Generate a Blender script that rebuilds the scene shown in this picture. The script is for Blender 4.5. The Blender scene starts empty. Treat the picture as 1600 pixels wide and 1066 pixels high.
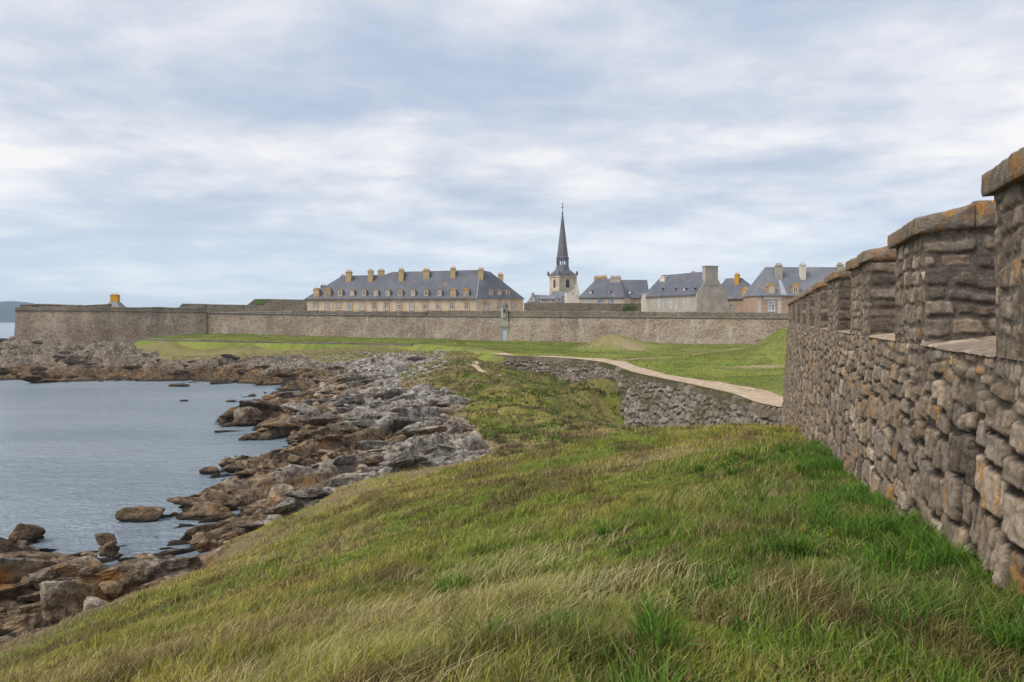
import bpy, bmesh, math, random
import numpy as np
from mathutils import Vector, Matrix
random.seed(7); RNG = np.random.default_rng(11)
S = bpy.context.scene; C = S.collection
R = math.radians
H = 13.0                      # eye height above the sea; all heights below are measured from the eye, sea = -13
F = 1250.0                    # focal length in photo pixels
# ---------------------------------------------------------------- camera
cam = bpy.data.objects.new('camera', bpy.data.cameras.new('camera')); C.objects.link(cam); S.camera = cam
cam.location = (0, 0, H); cam.rotation_euler = (R(90), 0, 0)
cam.data.sensor_width = 36; cam.data.lens = F/1600*36; cam.data.shift_y = -(533-499)/1600
cam.data.clip_start = 0.1; cam.data.clip_end = 30000
# ---------------------------------------------------------------- world, sun, exposure
EL, AZ = R(50), R(-122)       # sun azimuth from +Y clockwise : from the seaward side, behind the viewer
W = bpy.data.worlds.new('World'); S.world = W; W.use_nodes = True
S.view_settings.view_transform = 'Standard'; S.view_settings.look = 'None'
S.view_settings.exposure = 0.48; S.view_settings.gamma = 1

class N:
    """small node-graph helper"""
    def __init__(s, tree): s.t = tree; s.n = tree.nodes; s.l = tree.links
    def add(s, typ, ins=None, **kw):
        nd = s.n.new(typ)
        for k, v in kw.items(): setattr(nd, k, v)
        if ins:
            for k, v in ins.items(): s.set(nd, k, v)
        return nd
    def set(s, nd, k, v):
        sock = nd.inputs[k]
        if isinstance(v, bpy.types.NodeSocket): s.l.new(v, sock)
        elif isinstance(v, tuple) and len(v) == 3 and sock.type == 'RGBA': sock.default_value = (*v, 1)
        else: sock.default_value = v
    def math(s, op, a, b=0.0, c=0.0, clamp=False):
        nd = s.add('ShaderNodeMath', {0: a, 1: b, 2: c}, operation=op); nd.use_clamp = clamp; return nd.outputs[0]
    def vm(s, op, a, b=(0, 0, 0)):
        nd = s.add('ShaderNodeVectorMath', {0: a, 1: b}, operation=op); return nd.outputs[0]
    def mix(s, f, a, b, mode='MIX'):
        nd = s.add('ShaderNodeMix', data_type='RGBA', blend_type=mode)
        s.set(nd, 0, f); s.set(nd, 6, a); s.set(nd, 7, b); return nd.outputs[2]
    def noise(s, vec, scale, detail=4.0, rough=.55, dist=0.0):
        return s.add('ShaderNodeTexNoise', {'Vector': vec, 'Scale': scale, 'Detail': detail, 'Roughness': rough, 'Distortion': dist}).outputs[0]
    def ramp(s, f, pts, interp='LINEAR'):
        nd = s.add('ShaderNodeValToRGB', {0: f}); cr = nd.color_ramp; cr.interpolation = interp
        while len(cr.elements) < len(pts): cr.elements.new(0.5)
        for e, (p, c) in zip(cr.elements, pts):
            e.position = p; e.color = (*c, 1) if isinstance(c, tuple) else (c, c, c, 1)
        return nd.outputs[0]
    def mr(s, f, a, b, c=0.0, d=1.0, smooth=True):
        nd = s.add('ShaderNodeMapRange', {0: f, 1: a, 2: b, 3: c, 4: d}); nd.interpolation_type = 'SMOOTHSTEP' if smooth else 'LINEAR'
        return nd.outputs[0]

w = N(W.node_tree); w.n.clear()
sky = w.add('ShaderNodeTexSky', sky_type='NISHITA', sun_disc=False, sun_elevation=EL, sun_rotation=AZ)
g = w.add('ShaderNodeTexCoord').outputs['Generated']
sp = w.add('ShaderNodeSeparateXYZ', {0: g})
zc = w.math('ADD', w.math('MAXIMUM', sp.outputs[2], 0.0), 0.11)
pl = w.add('ShaderNodeCombineXYZ', {0: w.math('MULTIPLY', w.math('DIVIDE', sp.outputs[0], zc), .95), 1: w.math('DIVIDE', sp.outputs[1], zc), 2: 3.7}).outputs[0]
n1 = w.noise(pl, .95, 8.0, .52, .25)
n4 = w.noise(w.vm('ADD', pl, (3.3, -14.2, 5)), 3.6, 6.0, .6, .3)
n2 = w.noise(w.vm('ADD', pl, (11.3, 4.2, 0)), 1.7, 6.0, .58, .25)
n3 = w.noise(w.vm('ADD', pl, (-7.0, 9.0, 2.0)), .33, 3.0, .5, 0.0)
d = w.math('ADD', w.math('ADD', w.math('MULTIPLY', n1, .44), w.math('MULTIPLY', n4, .16)), w.math('ADD', w.math('MULTIPLY', n2, .28), w.math('MULTIPLY', n3, .22)))
cl = w.ramp(d, [(.40, (3.4, 3.95, 5.1)), (.47, (4.1, 4.6, 5.6)), (.515, (4.9, 5.25, 5.95)), (.56, (5.9, 6.05, 6.5)), (.62, (7.3, 7.15, 7.1))])
low = w.mr(sp.outputs[2], 0.0, .19)
cl = w.mix(low, w.mix(.35, (4.9, 5.95, 7.2), cl), cl)
colr = w.mix(.93, sky.outputs[0], cl)
bg = w.add('ShaderNodeBackground', {'Color': colr, 'Strength': .10})
w.l.new(bg.outputs[0], w.add('ShaderNodeOutputWorld').inputs[0])

sun = bpy.data.objects.new('sun', bpy.data.lights.new('sun', 'SUN')); C.objects.link(sun)
sun.data.energy = 2.3; sun.data.angle = R(32); sun.data.color = (1, .95, .87)
sdir = Vector((math.sin(AZ)*math.cos(EL), math.cos(AZ)*math.cos(EL), math.sin(EL)))
sun.rotation_euler = sdir.to_track_quat('Z', 'Y').to_euler()

# ---------------------------------------------------------------- numpy noise
def _h(ix, iy, seed=0):
    n = (ix.astype(np.int64)*374761393 + iy.astype(np.int64)*668265263 + seed*974711) & 0xffffffff
    n = ((n ^ (n >> 13))*1274126177) & 0xffffffff
    n = ((n ^ (n >> 16))*2246822519) & 0xffffffff
    return ((n ^ (n >> 15)) & 0xffffff)/float(0xffffff)
def vnoise(x, y, seed=0):
    ix = np.floor(x); iy = np.floor(y); fx = x-ix; fy = y-iy
    fx = fx*fx*fx*(fx*(fx*6-15)+10); fy = fy*fy*fy*(fy*(fy*6-15)+10)
    a = _h(ix, iy, seed); b = _h(ix+1, iy, seed); c = _h(ix, iy+1, seed); e = _h(ix+1, iy+1, seed)
    return (a*(1-fx)+b*fx)*(1-fy)+(c*(1-fx)+e*fx)*fy
def fbm(x, y, oc=4, seed=0, rough=.5):
    t = 0; a = 1; s = 0; c_, s_ = math.cos(.6), math.sin(.6)
    for k in range(oc):
        t = t+a*vnoise(x, y, seed+k*17); s += a; a *= rough; x, y = (x*c_-y*s_)*2.03+3.1, (x*s_+y*c_)*2.03-1.7
    return t/s
def sstep(x, a, b):
    t = np.clip((x-a)/(b-a), 0, 1); return t*t*(3-2*t)
def lerp(a, b, t): return a*(1-t)+b*t
def lerp3(a, b, t): return a*(1-t[..., None])+np.array(b)*t[..., None]

# ---------------------------------------------------------------- mesh helpers
def mesh_np(name, V, Fq, mat, parent=None, col=None, attrs=None, smooth=True, tri=False, loc=None):
    """V (n,3) array, Fq (m,k) index array -> one mesh object"""
    V = np.asarray(V, dtype=np.float32); Fq = np.asarray(Fq, dtype=np.int32)
    me = bpy.data.meshes.new(name); k = Fq.shape[1]
    me.vertices.add(len(V)); me.vertices.foreach_set('co', V.ravel())
    me.loops.add(Fq.size); me.loops.foreach_set('vertex_index', Fq.ravel())
    me.polygons.add(len(Fq)); me.polygons.foreach_set('loop_start', np.arange(0, Fq.size, k, dtype=np.int32))
    me.polygons.foreach_set('loop_total', np.full(len(Fq), k, dtype=np.int32))
    me.polygons.foreach_set('use_smooth', np.full(len(Fq), smooth, dtype=bool))
    me.update(calc_edges=True); me.validate()
    if col is not None:
        a = me.color_attributes.new('col', 'FLOAT_COLOR', 'POINT')
        cc = np.ones((len(V), 4), dtype=np.float32); cc[:, :3] = col; a.data.foreach_set('color', cc.ravel())
    if attrs:
        for kx, v in attrs.items():
            a = me.attributes.new(kx, 'FLOAT', 'POINT'); a.data.foreach_set('value', np.asarray(v, dtype=np.float32))
    if mat: me.materials.append(mat)
    o = bpy.data.objects.new(name, me); C.objects.link(o)
    if parent: o.parent = parent
    if loc: o.location = loc
    return o
def grid_faces(nr, nc, off=0):
    i = np.arange(nr-1)[:, None]*nc+np.arange(nc-1)[None, :]
    return np.stack([i, i+1, i+nc+1, i+nc], -1).reshape(-1, 4)+off
def tag(o, label=None, cat=None, group=None, kind=None):
    if label: o['label'] = label
    if cat: o['category'] = cat
    if group: o['group'] = group
    if kind: o['kind'] = kind
    return o
def empty(name, loc, rz=0, label=None, cat=None, group=None):
    o = bpy.data.objects.new(name, None); C.objects.link(o); o.location = loc; o.rotation_euler = (0, 0, rz)
    o.empty_display_size = .5
    return tag(o, label, cat, group)
class MB:
    """collects simple polygons, linked as ONE mesh object"""
    def __init__(s): s.v = []; s.f = []; s.m = []; s.mi = 0
    def poly(s, pts):
        b = len(s.v); s.v += [tuple(p) for p in pts]; s.f.append(tuple(range(b, b+len(pts)))); s.m.append(s.mi)
    def box(s, x0, x1, y0, y1, z0, z1, taper=0.0):
        t = taper; b = len(s.v)
        s.v += [(x0, y0, z0), (x1, y0, z0), (x1, y1, z0), (x0, y1, z0), (x0+t, y0+t, z1), (x1-t, y0+t, z1), (x1-t, y1-t, z1), (x0+t, y1-t, z1)]
        for q in ((0, 3, 2, 1), (4, 5, 6, 7), (0, 1, 5, 4), (1, 2, 6, 5), (2, 3, 7, 6), (3, 0, 4, 7)):
            s.f.append(tuple(b+i for i in q)); s.m.append(s.mi)
    def lathe(s, cx, cy, prof, n=8, rot=0.0):
        b = len(s.v)
        for (r, z) in prof:
            for k in range(n):
                a = rot+2*math.pi*k/n; s.v.append((cx+r*math.cos(a), cy+r*math.sin(a), z))
        for j in range(len(prof)-1):
            for k in range(n):
                s.f.append((b+j*n+k, b+j*n+(k+1) % n, b+(j+1)*n+(k+1) % n, b+(j+1)*n+k)); s.m.append(s.mi)
        s.f.append(tuple(b+k for k in reversed(range(n)))); s.m.append(s.mi)
        s.f.append(tuple(b+(len(prof)-1)*n+k for k in range(n))); s.m.append(s.mi)
    def build(s, name, mats, parent=None, loc=None, smooth=False):
        me = bpy.data.meshes.new(name); me.from_pydata(s.v, [], s.f)
        if not isinstance(mats, (list, tuple)): mats = [mats]
        for m in mats: me.materials.append(m)
        me.polygons.foreach_set('material_index', s.m)
        if smooth: me.polygons.foreach_set('use_smooth', [True]*len(s.f))
        me.update()
        o = bpy.data.objects.new(name, me); C.objects.link(o)
        if parent: o.parent = parent
        if loc: o.location = loc
        return o
def at(px, py, D):            # photo pixel at depth D -> world
    return Vector(((px-800)/F*D, D, H-(py-499)/F*D))
def rel(px, py, z):           # photo pixel at height z below/above the eye -> (x, y, z)
    D = -z*F/(py-499); return ((px-800)/F*D, D, z)

# ---------------------------------------------------------------- materials
def mat(name, fn, rough=.85, spec=.3):
    m = bpy.data.materials.new(name); m.use_nodes = True; n = N(m.node_tree); n.n.clear()
    out = n.add('ShaderNodeOutputMaterial'); b = n.add('ShaderNodeBsdfPrincipled', {'Roughness': rough, 'Specular IOR Level': spec})
    n.l.new(b.outputs[0], out.inputs[0]); fn(n, b); return m
def obj_co(n): return n.add('ShaderNodeTexCoord').outputs['Object']
def wpos(n): return n.add('ShaderNodeNewGeometry').outputs['Position']
def bump(n, b, h, st, dist): n.set(b, 'Normal', n.add('ShaderNodeBump', {'Height': h, 'Strength': st, 'Distance': dist}).outputs[0])
def attr(n, name='col'): return n.add('ShaderNodeAttribute', attribute_name=name)

def f_masonry(n, b):          # near rampart: vertex colours per stone, fine grain and lichen in the shader
    p = wpos(n); c = attr(n).outputs[0]
    s1 = n.noise(p, 9, 6.0, .65); s2 = n.noise(p, 45, 5.0, .7); s3 = n.noise(p, 3.1, 5.0, .6)
    c = n.mix(n.mr(s1, .35, .7), n.mix(1, c, (.55, .52, .50), 'MULTIPLY'), c)
    c = n.mix(n.mr(s2, .55, .75, 0, .6), c, (.36, .35, .34))
    c = n.mix(1, c, (1.26, 1.14, 1.0), 'MULTIPLY')
    c = n.mix(n.mr(s2, .45, .25, 0, .7), c, n.mix(1, c, (.35, .33, .32), 'MULTIPLY'))
    la = attr(n, 'lichen').outputs['Fac']; s3 = n.math('ADD', s3, n.math('MULTIPLY', n.math('MAXIMUM', n.math('SUBTRACT', la, 1.0), 0.0), .11))
    li = n.math('MULTIPLY', n.mr(s3, .56, .66), n.mr(n.noise(p, 22, 5.0, .7), .40, .60))
    li = n.math('MULTIPLY', li, n.math('MINIMUM', la, 1.0))
    c = n.mix(li, c, n.mix(n.noise(p, 30), (.52, .23, .03), (.32, .15, .04)))
    n.set(b, 'Base Color', c)
    bump(n, b, n.math('ADD', n.math('MULTIPLY', n.noise(p, 26, 8.0, .7), .8), n.math('MULTIPLY', s1, .8)), .9, .035)
M_MAS = mat('masonry', f_masonry, .9, .2)

def stone_far(c1, c2, c3, sc=1.0, light=.0, brick=True):
    def f(n, b):
        p = wpos(n)
        a = n.noise(n.vm('MULTIPLY', p, (.35, .35, .55)), .55*sc, 6.0, .6, .3); e = n.noise(n.vm('MULTIPLY', p, (1, 1, 1.6)), 2.4*sc, 5.0, .65)
        v = n.add('ShaderNodeTexVoronoi', {'Vector': n.vm('MULTIPLY', p, (1, 1, 1.7)), 'Scale': 1.7*sc}, feature='F1')
        ve = n.add('ShaderNodeTexVoronoi', {'Vector': n.vm('MULTIPLY', p, (1, 1, 1.7)), 'Scale': 1.7*sc}, feature='DISTANCE_TO_EDGE')
        c = n.mix(n.mr(a, .38, .62), c1, c2)
        vs = n.add('ShaderNodeSeparateColor', {0: v.outputs['Color']})
        c = n.mix(n.mr(vs.outputs[0], .6, 1, 0, .75), c, n.mix(1, c, (.55, .5, .48), 'MULTIPLY'))
        c = n.mix(n.mr(e, .53, .65, 0, .8), c, c3)
        c = n.mix(n.mr(n.noise(n.vm('MULTIPLY', p, (1, 1, .25)), .5*sc, 5.0, .6), .58, .70, 0, .55), c, c3)
        c = n.mix(n.mr(e, .46, .36, 0, .65), c, (.14, .105, .08))
        c = n.mix(n.mr(n.noise(n.vm('MULTIPLY', p, (.30, .30, .05)), .5, 5.0, .6), .50, .66, 0, .55), c, n.mix(1, c, (.60, .56, .53), 'MULTIPLY')); c = n.mix(n.mr(n.noise(n.vm('MULTIPLY', p, (.12, .12, .3)), .45, 4.0, .6), .52, .66, 0, .45), c, n.mix(1, c, (1.35, 1.25, 1.12), 'MULTIPLY'))
        if brick: c = n.mix(n.mr(ve.outputs[0], .05, .0, 0, .55), c, (.10, .085, .07))
        n.set(b, 'Base Color', c)
        bump(n, b, n.math('ADD', e, n.math('MULTIPLY', n.mr(ve.outputs[0], 0, .08), .4)), .8, .15)
    return f
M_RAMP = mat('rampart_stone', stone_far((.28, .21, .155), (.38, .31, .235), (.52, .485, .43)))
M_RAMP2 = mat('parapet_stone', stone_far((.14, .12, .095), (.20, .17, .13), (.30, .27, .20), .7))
M_CORD = mat('cordon_stone', stone_far((.17, .15, .13), (.24, .20, .17), (.3, .28, .25), 1.2), .9)
def f_ochre(c0, c1, c2):
    def f(n, b):
        p = wpos(n); a = n.noise(p, .5, 5.0, .6); e = n.noise(n.vm('MULTIPLY', p, (1, 1, 2)), 2.2, 5.0, .65)
        c = n.mix(n.mr(a, .4, .62), c0, c1); c = n.mix(n.mr(e, .55, .7, 0, .7), c, c2)
        c = n.mix(n.mr(e, .42, .3, 0, .5), c, (.16, .11, .07)); n.set(b, 'Base Color', c); bump(n, b, e, .4, .08)
    return f
M_OCHRE = mat('ochre_wall', f_ochre((.50, .39, .26), (.60, .50, .37), (.50, .46, .41)))
M_ORANGE = mat('ochre_dressing', f_ochre((.42, .24, .08), (.46, .28, .10), (.46, .35, .2)))
M_CHIM = mat('ochre_chimney', f_ochre((.44, .31, .14), (.40, .30, .17), (.40, .36, .28)))
M_LICH = mat('orange_lichen_stone', f_ochre((.58, .28, .015), (.50, .26, .02), (.5, .3, .08)))
M_CREAM = mat('cream_stone', f_ochre((.40, .35, .26), (.48, .43, .34), (.38, .35, .30)))
M_GREY = mat('grey_stone', f_ochre((.30, .29, .25), (.36, .33, .27), (.40, .38, .34)))
M_GABLE = mat('weathered_gable', f_ochre((.33, .31, .27), (.44, .41, .35), (.40, .32, .24)))
M_PINK = mat('pinkish_wall', f_ochre((.32, .23, .17), (.38, .28, .21), (.36, .32, .28)))
M_QUOIN = mat('pale_quoin', f_ochre((.52, .49, .44), (.44, .40, .34), (.6, .58, .54)))
M_RENDER = mat('pale_render', f_ochre((.56, .51, .43), (.62, .57, .5), (.5, .46, .4)))
def f_slate(c0, c1, lich=.0):
    def f(n, b):
        p = wpos(n); a = n.noise(p, .25, 5.0, .6); e = n.noise(n.vm('MULTIPLY', p, (1, 1, 4)), 1.5, 4.0, .7)
        c = n.mix(n.mr(a, .38, .64), c0, c1); c = n.mix(n.mr(e, .52, .8, 0, .5), c, (.19, .20, .24))
        if lich: c = n.mix(n.mr(n.noise(p, .33, 4.0, .65), .60, .68, 0, lich), c, (.34, .21, .08))
        wv = n.add('ShaderNodeTexWave', {'Vector': p, 'Scale': 1.4, 'Distortion': .3}, bands_direction='Z', wave_type='BANDS').outputs[0]
        c = n.mix(n.mr(wv, .3, 0, 0, .25), c, (.05, .05, .06))
        n.set(b, 'Base Color', c)
    return f
M_SLATE = mat('blue_slate', f_slate((.075, .082, .105), (.105, .112, .135), .35), .6, .4)
M_SLATE2 = mat('grey_slate', f_slate((.125, .135, .158), (.175, .18, .20), .6), .65, .4)
M_SPIRE = mat('spire_slate', f_slate((.085, .083, .10), (.125, .12, .14)), .6, .4)
M_WHITE = mat('white_paint', lambda n, b: n.set(b, 'Base Color', n.mix(n.noise(wpos(n), 3), (.62, .62, .6), (.75, .75, .73))), .6)
M_GLASS = mat('window_glass', lambda n, b: n.set(b, 'Base Color', n.mix(n.mr(n.noise(wpos(n), .35, 3.0), .4, .6), (.06, .08, .10), (.30, .36, .42))), .12, .6)
M_DARK = mat('dark_opening', lambda n, b: n.set(b, 'Base Color', n.mix(n.noise(wpos(n), 2), (.018, .016, .015), (.04, .035, .03))), .9)
M_POT = mat('terracotta', lambda n, b: n.set(b, 'Base Color', n.mix(n.noise(wpos(n), 2), (.55, .22, .07), (.5, .27, .10))), .8)
M_LEAD = mat('lead_sheet', lambda n, b: n.set(b, 'Base Color', n.mix(n.noise(wpos(n), 1), (.26, .28, .33), (.36, .38, .42))), .6)
M_DOOR = mat('pale_blue_door', lambda n, b: n.set(b, 'Base Color', n.mix(n.noise(n.vm('MULTIPLY', wpos(n), (6, 6, .4)), 1.5), (.42, .46, .54), (.50, .54, .62))), .6)

def f_water(n, b):
    p = wpos(n); sx = n.add('ShaderNodeSeparateXYZ', {0: p})
    q = n.vm('MULTIPLY', p, (.45, 1.0, 1.0))
    h1 = n.noise(q, .75, 6.0, .66, .8); h2 = n.noise(q, 3.4, 4.0, .6, .4); h3 = n.noise(n.vm('MULTIPLY', p, (.5, 1, 1)), .10, 3.0, .5)
    hh = n.math('ADD', n.math('MULTIPLY', h1, 1.0), n.math('ADD', n.math('MULTIPLY', h2, .65), h3))
    bump(n, b, hh, 1.0, .95)
    big = n.noise(n.vm('MULTIPLY', p, (.3, 1, 1)), .05, 4.0, .55)
    n.set(b, 'Base Color', n.mix(n.mr(big, .35, .65), (.18, .245, .31), (.25, .315, .375)))
M_WATER = mat('sea_water', f_water, .22, .8)

def rock_colour(n, p):
    sz = n.add('ShaderNodeSeparateXYZ', {0: p}).outputs[2]
    a = n.noise(p, .22, 4.0, .55); e = n.noise(p, 1.3, 6.0, .62); f = n.noise(p, 6, 6.0, .7)
    t = attr(n, 'tint').outputs['Fac']
    q = n.add('ShaderNodeMapping', {'Vector': p, 'Rotation': (R(28), R(18), R(45))}).outputs[0]
    st = n.noise(n.vm('MULTIPLY', q, (.5, 2.6, 2.6)), 1.1, 5.0, .65)
    zz = n.math('ADD', sz, n.math('MULTIPLY', n.math('SUBTRACT', a, .5), 5.0))
    grey = n.mix(n.mr(e, .38, .62), (.20, .185, .165), (.38, .355, .315))
    brown = n.mix(n.mr(e, .38, .62), (.13, .093, .06), (.27, .20, .132))
    c = n.mix(n.mr(zz, 1.7, 3.2), brown, grey)
    sxx = n.add('ShaderNodeSeparateXYZ', {0: p}).outputs[0]
    c = n.mix(n.mr(sxx, -22, -62, 0, .85), c, n.mix(1, c, (.56, .48, .39), 'MULTIPLY'))
    c = n.mix(n.mr(t, .45, .95, 0, .6), c, n.mix(1, c, (1.55, 1.48, 1.4), 'MULTIPLY'))
    c = n.mix(n.mr(t, .5, .0, 0, .75), c, n.mix(1, c, (.5, .48, .47), 'MULTIPLY'))
    sb = n.noise(n.vm('MULTIPLY', q, (.25, 1.0, 1.0)), .75, 4.0, .6)
    c = n.mix(n.mr(sb, .50, .36, 0, .6), c, n.mix(1, c, (.52, .47, .43), 'MULTIPLY')); c = n.mix(n.mr(sb, .54, .66, 0, .5), c, n.mix(1, c, (1.35, 1.3, 1.22), 'MULTIPLY'))
    c = n.mix(n.mr(st, .54, .62, 0, .65), c, n.mix(1, c, (1.7, 1.62, 1.5), 'MULTIPLY'))
    c = n.mix(n.mr(st, .47, .40, 0, .85), c, n.mix(1, c, (.34, .31, .29), 'MULTIPLY'))
    lic = n.math('MULTIPLY', n.mr(n.noise(p, .55, 5.0, .6), .565, .67), n.math('MULTIPLY', n.mr(zz, .1, .8), n.mr(zz, 3.6, 1.7)))
    c = n.mix(n.math('MULTIPLY', lic, .75), c, n.mix(e, (.36, .16, .03), (.27, .15, .05)))
    c = n.mix(n.mr(f, .55, .75, 0, .5), c, n.mix(1, c, (1.6, 1.6, 1.6), 'MULTIPLY'))
    wet = n.mr(sz, .55, .1)
    c = n.mix(wet, c, (.035, .027, .02))
    return c, n.math('ADD', n.math('MULTIPLY', st, 1.0), n.math('ADD', n.math('MULTIPLY', e, .9), n.math('MULTIPLY', f, .35)))
def f_rock(n, b):
    p = wpos(n); c, h = rock_colour(n, p); n.set(b, 'Base Color', c); bump(n, b, h, 1.0, .42)
M_ROCK = mat('shore_rock', f_rock, .88, .25)
def f_turf(n, b):
    p = wpos(n); c = attr(n).outputs[0]; a = n.noise(p, 5, 6.0, .7); e = n.noise(p, 1.1, 5.0, .65)
    c = n.mix(n.mr(a, .55, .3, 0, .75), c, n.mix(1, c, (.42, .42, .4), 'MULTIPLY'))
    c = n.mix(n.mr(a, .56, .74, 0, .7), c, n.mix(1, c, (1.7, 1.5, 1.5), 'MULTIPLY'))
    c = n.mix(n.mr(e, .52, .7, 0, .35), c, (.19, .15, .07))
    n.set(b, 'Base Color', c); bump(n, b, n.math('ADD', a, n.math('MULTIPLY', e, 1.5)), .9, .16)
M_TURF = mat('turf', f_turf, .95, .1)
def f_blade(n, b):
    c = attr(n).outputs[0]; n.set(b, 'Base Color', c)
    tr = n.add('ShaderNodeBsdfTranslucent', {'Color': c}); mx = n.add('ShaderNodeMixShader', {0: .28})
    n.l.new(b.outputs[0], mx.inputs[1]); n.l.new(tr.outputs[0], mx.inputs[2])
    n.l.new(mx.outputs[0], [x for x in n.n if x.type == 'OUTPUT_MATERIAL'][0].inputs[0])
M_BLADE = mat('grass_blade', f_blade, .7, .25)
def f_path(n, b):
    p = wpos(n); a = n.noise(p, 1.0, 6.0, .65); e = n.noise(p, 8, 5.0, .7)
    c = n.mix(n.mr(a, .35, .65), (.33, .25, .175), (.46, .36, .265)); c = n.mix(n.mr(e, .5, .75, 0, .5), c, (.27, .21, .15))
    n.set(b, 'Base Color', c); bump(n, b, e, .5, .05)
M_PATH = mat('sandy_path', f_path, .95, .1)
def f_conc(n, b):
    p = wpos(n); a = n.noise(n.vm('MULTIPLY', p, (1, 1, .5)), .8, 6.0, .65); e = n.noise(p, 5, 5.0, .7)
    c = n.mix(n.mr(a, .35, .65), (.10, .082, .063), (.19, .16, .125)); c = n.mix(n.mr(e, .56, .7, 0, .5), c, (.24, .20, .16))
    n.set(b, 'Base Color', c); bump(n, b, n.math('ADD', a, e), .8, .12)
M_CONC = mat('mortared_rim', f_conc, .95, .1)
def f_hill(n, b):
    n.set(b, 'Base Color', n.mix(n.mr(n.noise(wpos(n), .012, 5.0), .4, .6), (.014, .032, .05), (.025, .045, .06)))  # blue of the distant haze put into the hill's base colour
M_HILL = mat('hazy_headland', f_hill, .95, .1)

# ---------------------------------------------------------------- terrain heights (relative to the eye)
def rbf_fit(pts, smooth=0.0):
    P = np.array(pts, dtype=float); X = P[:, :2]/50.0; n = len(P)
    r = np.linalg.norm(X[:, None]-X[None], axis=2); K = np.where(r > 0, r*r*np.log(r+1e-12), 0)+smooth*np.eye(n)
    A = np.zeros((n+3, n+3)); A[:n, :n] = K; A[:n, n] = 1; A[:n, n+1:] = X; A[n, :n] = 1; A[n+1:, :n] = X.T
    sol = np.linalg.solve(A, np.concatenate([P[:, 2:], np.zeros((3, P.shape[1]-2))]))
    return X, sol
def rbf_eval(fit, x, y):
    X, sol = fit; sh = x.shape; q = np.stack([x.ravel(), y.ravel()], 1)/50.0; n = len(X)
    out = np.zeros((len(q), sol.shape[1]))
    for s in range(0, len(q), 60000):
        qq = q[s:s+60000]; r2 = ((qq[:, None]-X[None])**2).sum(2)
        K = np.where(r2 > 0, .5*r2*np.log(r2+1e-18), 0)
        out[s:s+60000] = K@sol[:n]+sol[n]+qq@sol[n+1:]
    return out.reshape(sh+(sol.shape[1],))
A_ = 1.8                                          # lateral distance eye -> rampart face
dW = np.array([.2979, .9546]); nW = np.array([.9546, -.2979])
def wxy(off, u): return off*nW+u*dW
def wp(u, z, rk=0, off=1.6): q = wxy(off, u); return (q[0], q[1], z, rk)
LP = []                                           # x, y, z, rockness
def L(px, py, z, rk=0): q = rel(px, py, z); LP.append((q[0], q[1], z, rk))
def LW(x, y, z, rk=0): LP.append((x, y, z, rk))
# foreground slope
LW(0, 0, -1.62); LW(0, -8, -1.2); LW(-8, -8, -3.4); LW(6, -8, -1.6); LW(-16, -6, -7, .2); LW(12, 5, -2.2); LW(-4, 0, -2.7); LW(-10, 3, -5.0)
LW(-26, 4, -12.0, 1); LW(-40, 10, -14.5, 1)
L(800, 1066, -1.75); L(1300, 1066, -1.8); L(300, 1066, -2.7); L(0, 1066, -4.6)
L(800, 900, -3.0); L(500, 900, -4.9); L(800, 800, -4.4); L(600, 800, -6.4); L(1000, 750, -4.15); L(1000, 850, -2.6)
L(1200, 800, -2.65); L(1200, 720, -3.7); L(900, 730, -5.9); L(300, 950, -6.8); L(1100, 700, -4.5); L(150, 1000, -6.8)
L(0, 1010, -10.6, .45); L(150, 935, -10.6, .48); L(290, 893, -10.4, .48); L(340, 860, -10.3, .5); L(420, 820, -10.1, .5); L(500, 775, -9.8, .5)
L(600, 742, -9.4, .5); L(700, 730, -9.0, .5); L(775, 714, -8.9, .5)
L(400, 860, -8.8, .1); L(550, 790, -7.9, .1); L(700, 760, -7.2, .05); L(850, 707, -7.6, 0); L(200, 955, -8.8, .1); L(50, 1020, -8.4, .1)
L(1000, 676, -5.9); L(1060, 669, -5.6); L(1120, 668, -5.3); L(1200, 668, -5.0); L(930, 690, -6.6)
for u, z in ((3, -1.8), (6.2, -2.02), (6.9, -2.1), (12.6, -2.7), (21, -3.3), (30, -4.2), (37, -4.9), (46, -7.2), (58, -9.6)): LP.append(wp(u, z))
for u, z in ((6, -2.0), (20, -3.3), (40, -5.5), (58, -9.6)): LP.append(wp(u, z, 0, 6))
# gully beyond the brow
LW(14, 52, -8.6); LW(7, 56, -9.6); LW(16, 64, -10.6); LW(18, 72, -11.3); LW(24, 60, -10.5)
L(760, 700, -10.2, .45); L(850, 692, -9.9, .1); L(900, 662, -10.6, .0); L(850, 642, -10.2, 0); L(800, 650, -10.2, 0.1); L(780, 680, -10.3, .3)
LW(13.6, 93, -11.9); LW(15.2, 84, -11.8); LW(12.0, 105.0, -7.9); LW(9.2, 101, -8.6); LW(6.0, 95, -9.6); LW(3.5, 91, -10.1)
LW(8.4, 114, -11.2); LW(6.3, 121, -10.2); LW(3, 128, -8.9); LW(-1, 131, -8.1); LW(30, 60, -10)
L(800, 600, -8.6, .0); L(720, 572, -7.1, .0); L(760, 612, -8.9, 0); L(700, 590, -8.2, .1); L(735, 640, -10.2, .4); L(690, 610, -9.2, .35)
L(640, 590, -9.0, .5); L(680, 640, -10.6, .9); L(600, 640, -11.2, 1); L(500, 640, -12.0, 1); L(385, 655, -12.7, 1); L(455, 690, -12.5, 1)
L(600, 690, -11.1, 1); L(700, 690, -10.4, 1); L(500, 740, -11.8, 1); L(345, 762, -12.75, 1); L(425, 790, -12.1, 1); L(560, 735, -10.8, 1); L(420, 712, -12.8, 1); L(650, 715, -10.2, 1)
L(350, 748, -12.8, 1); L(400, 640, -12.4, 1); L(430, 670, -12.9, 1)
L(430, 622, -12.7, 1); L(440, 607, -12.9, 1)
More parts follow.
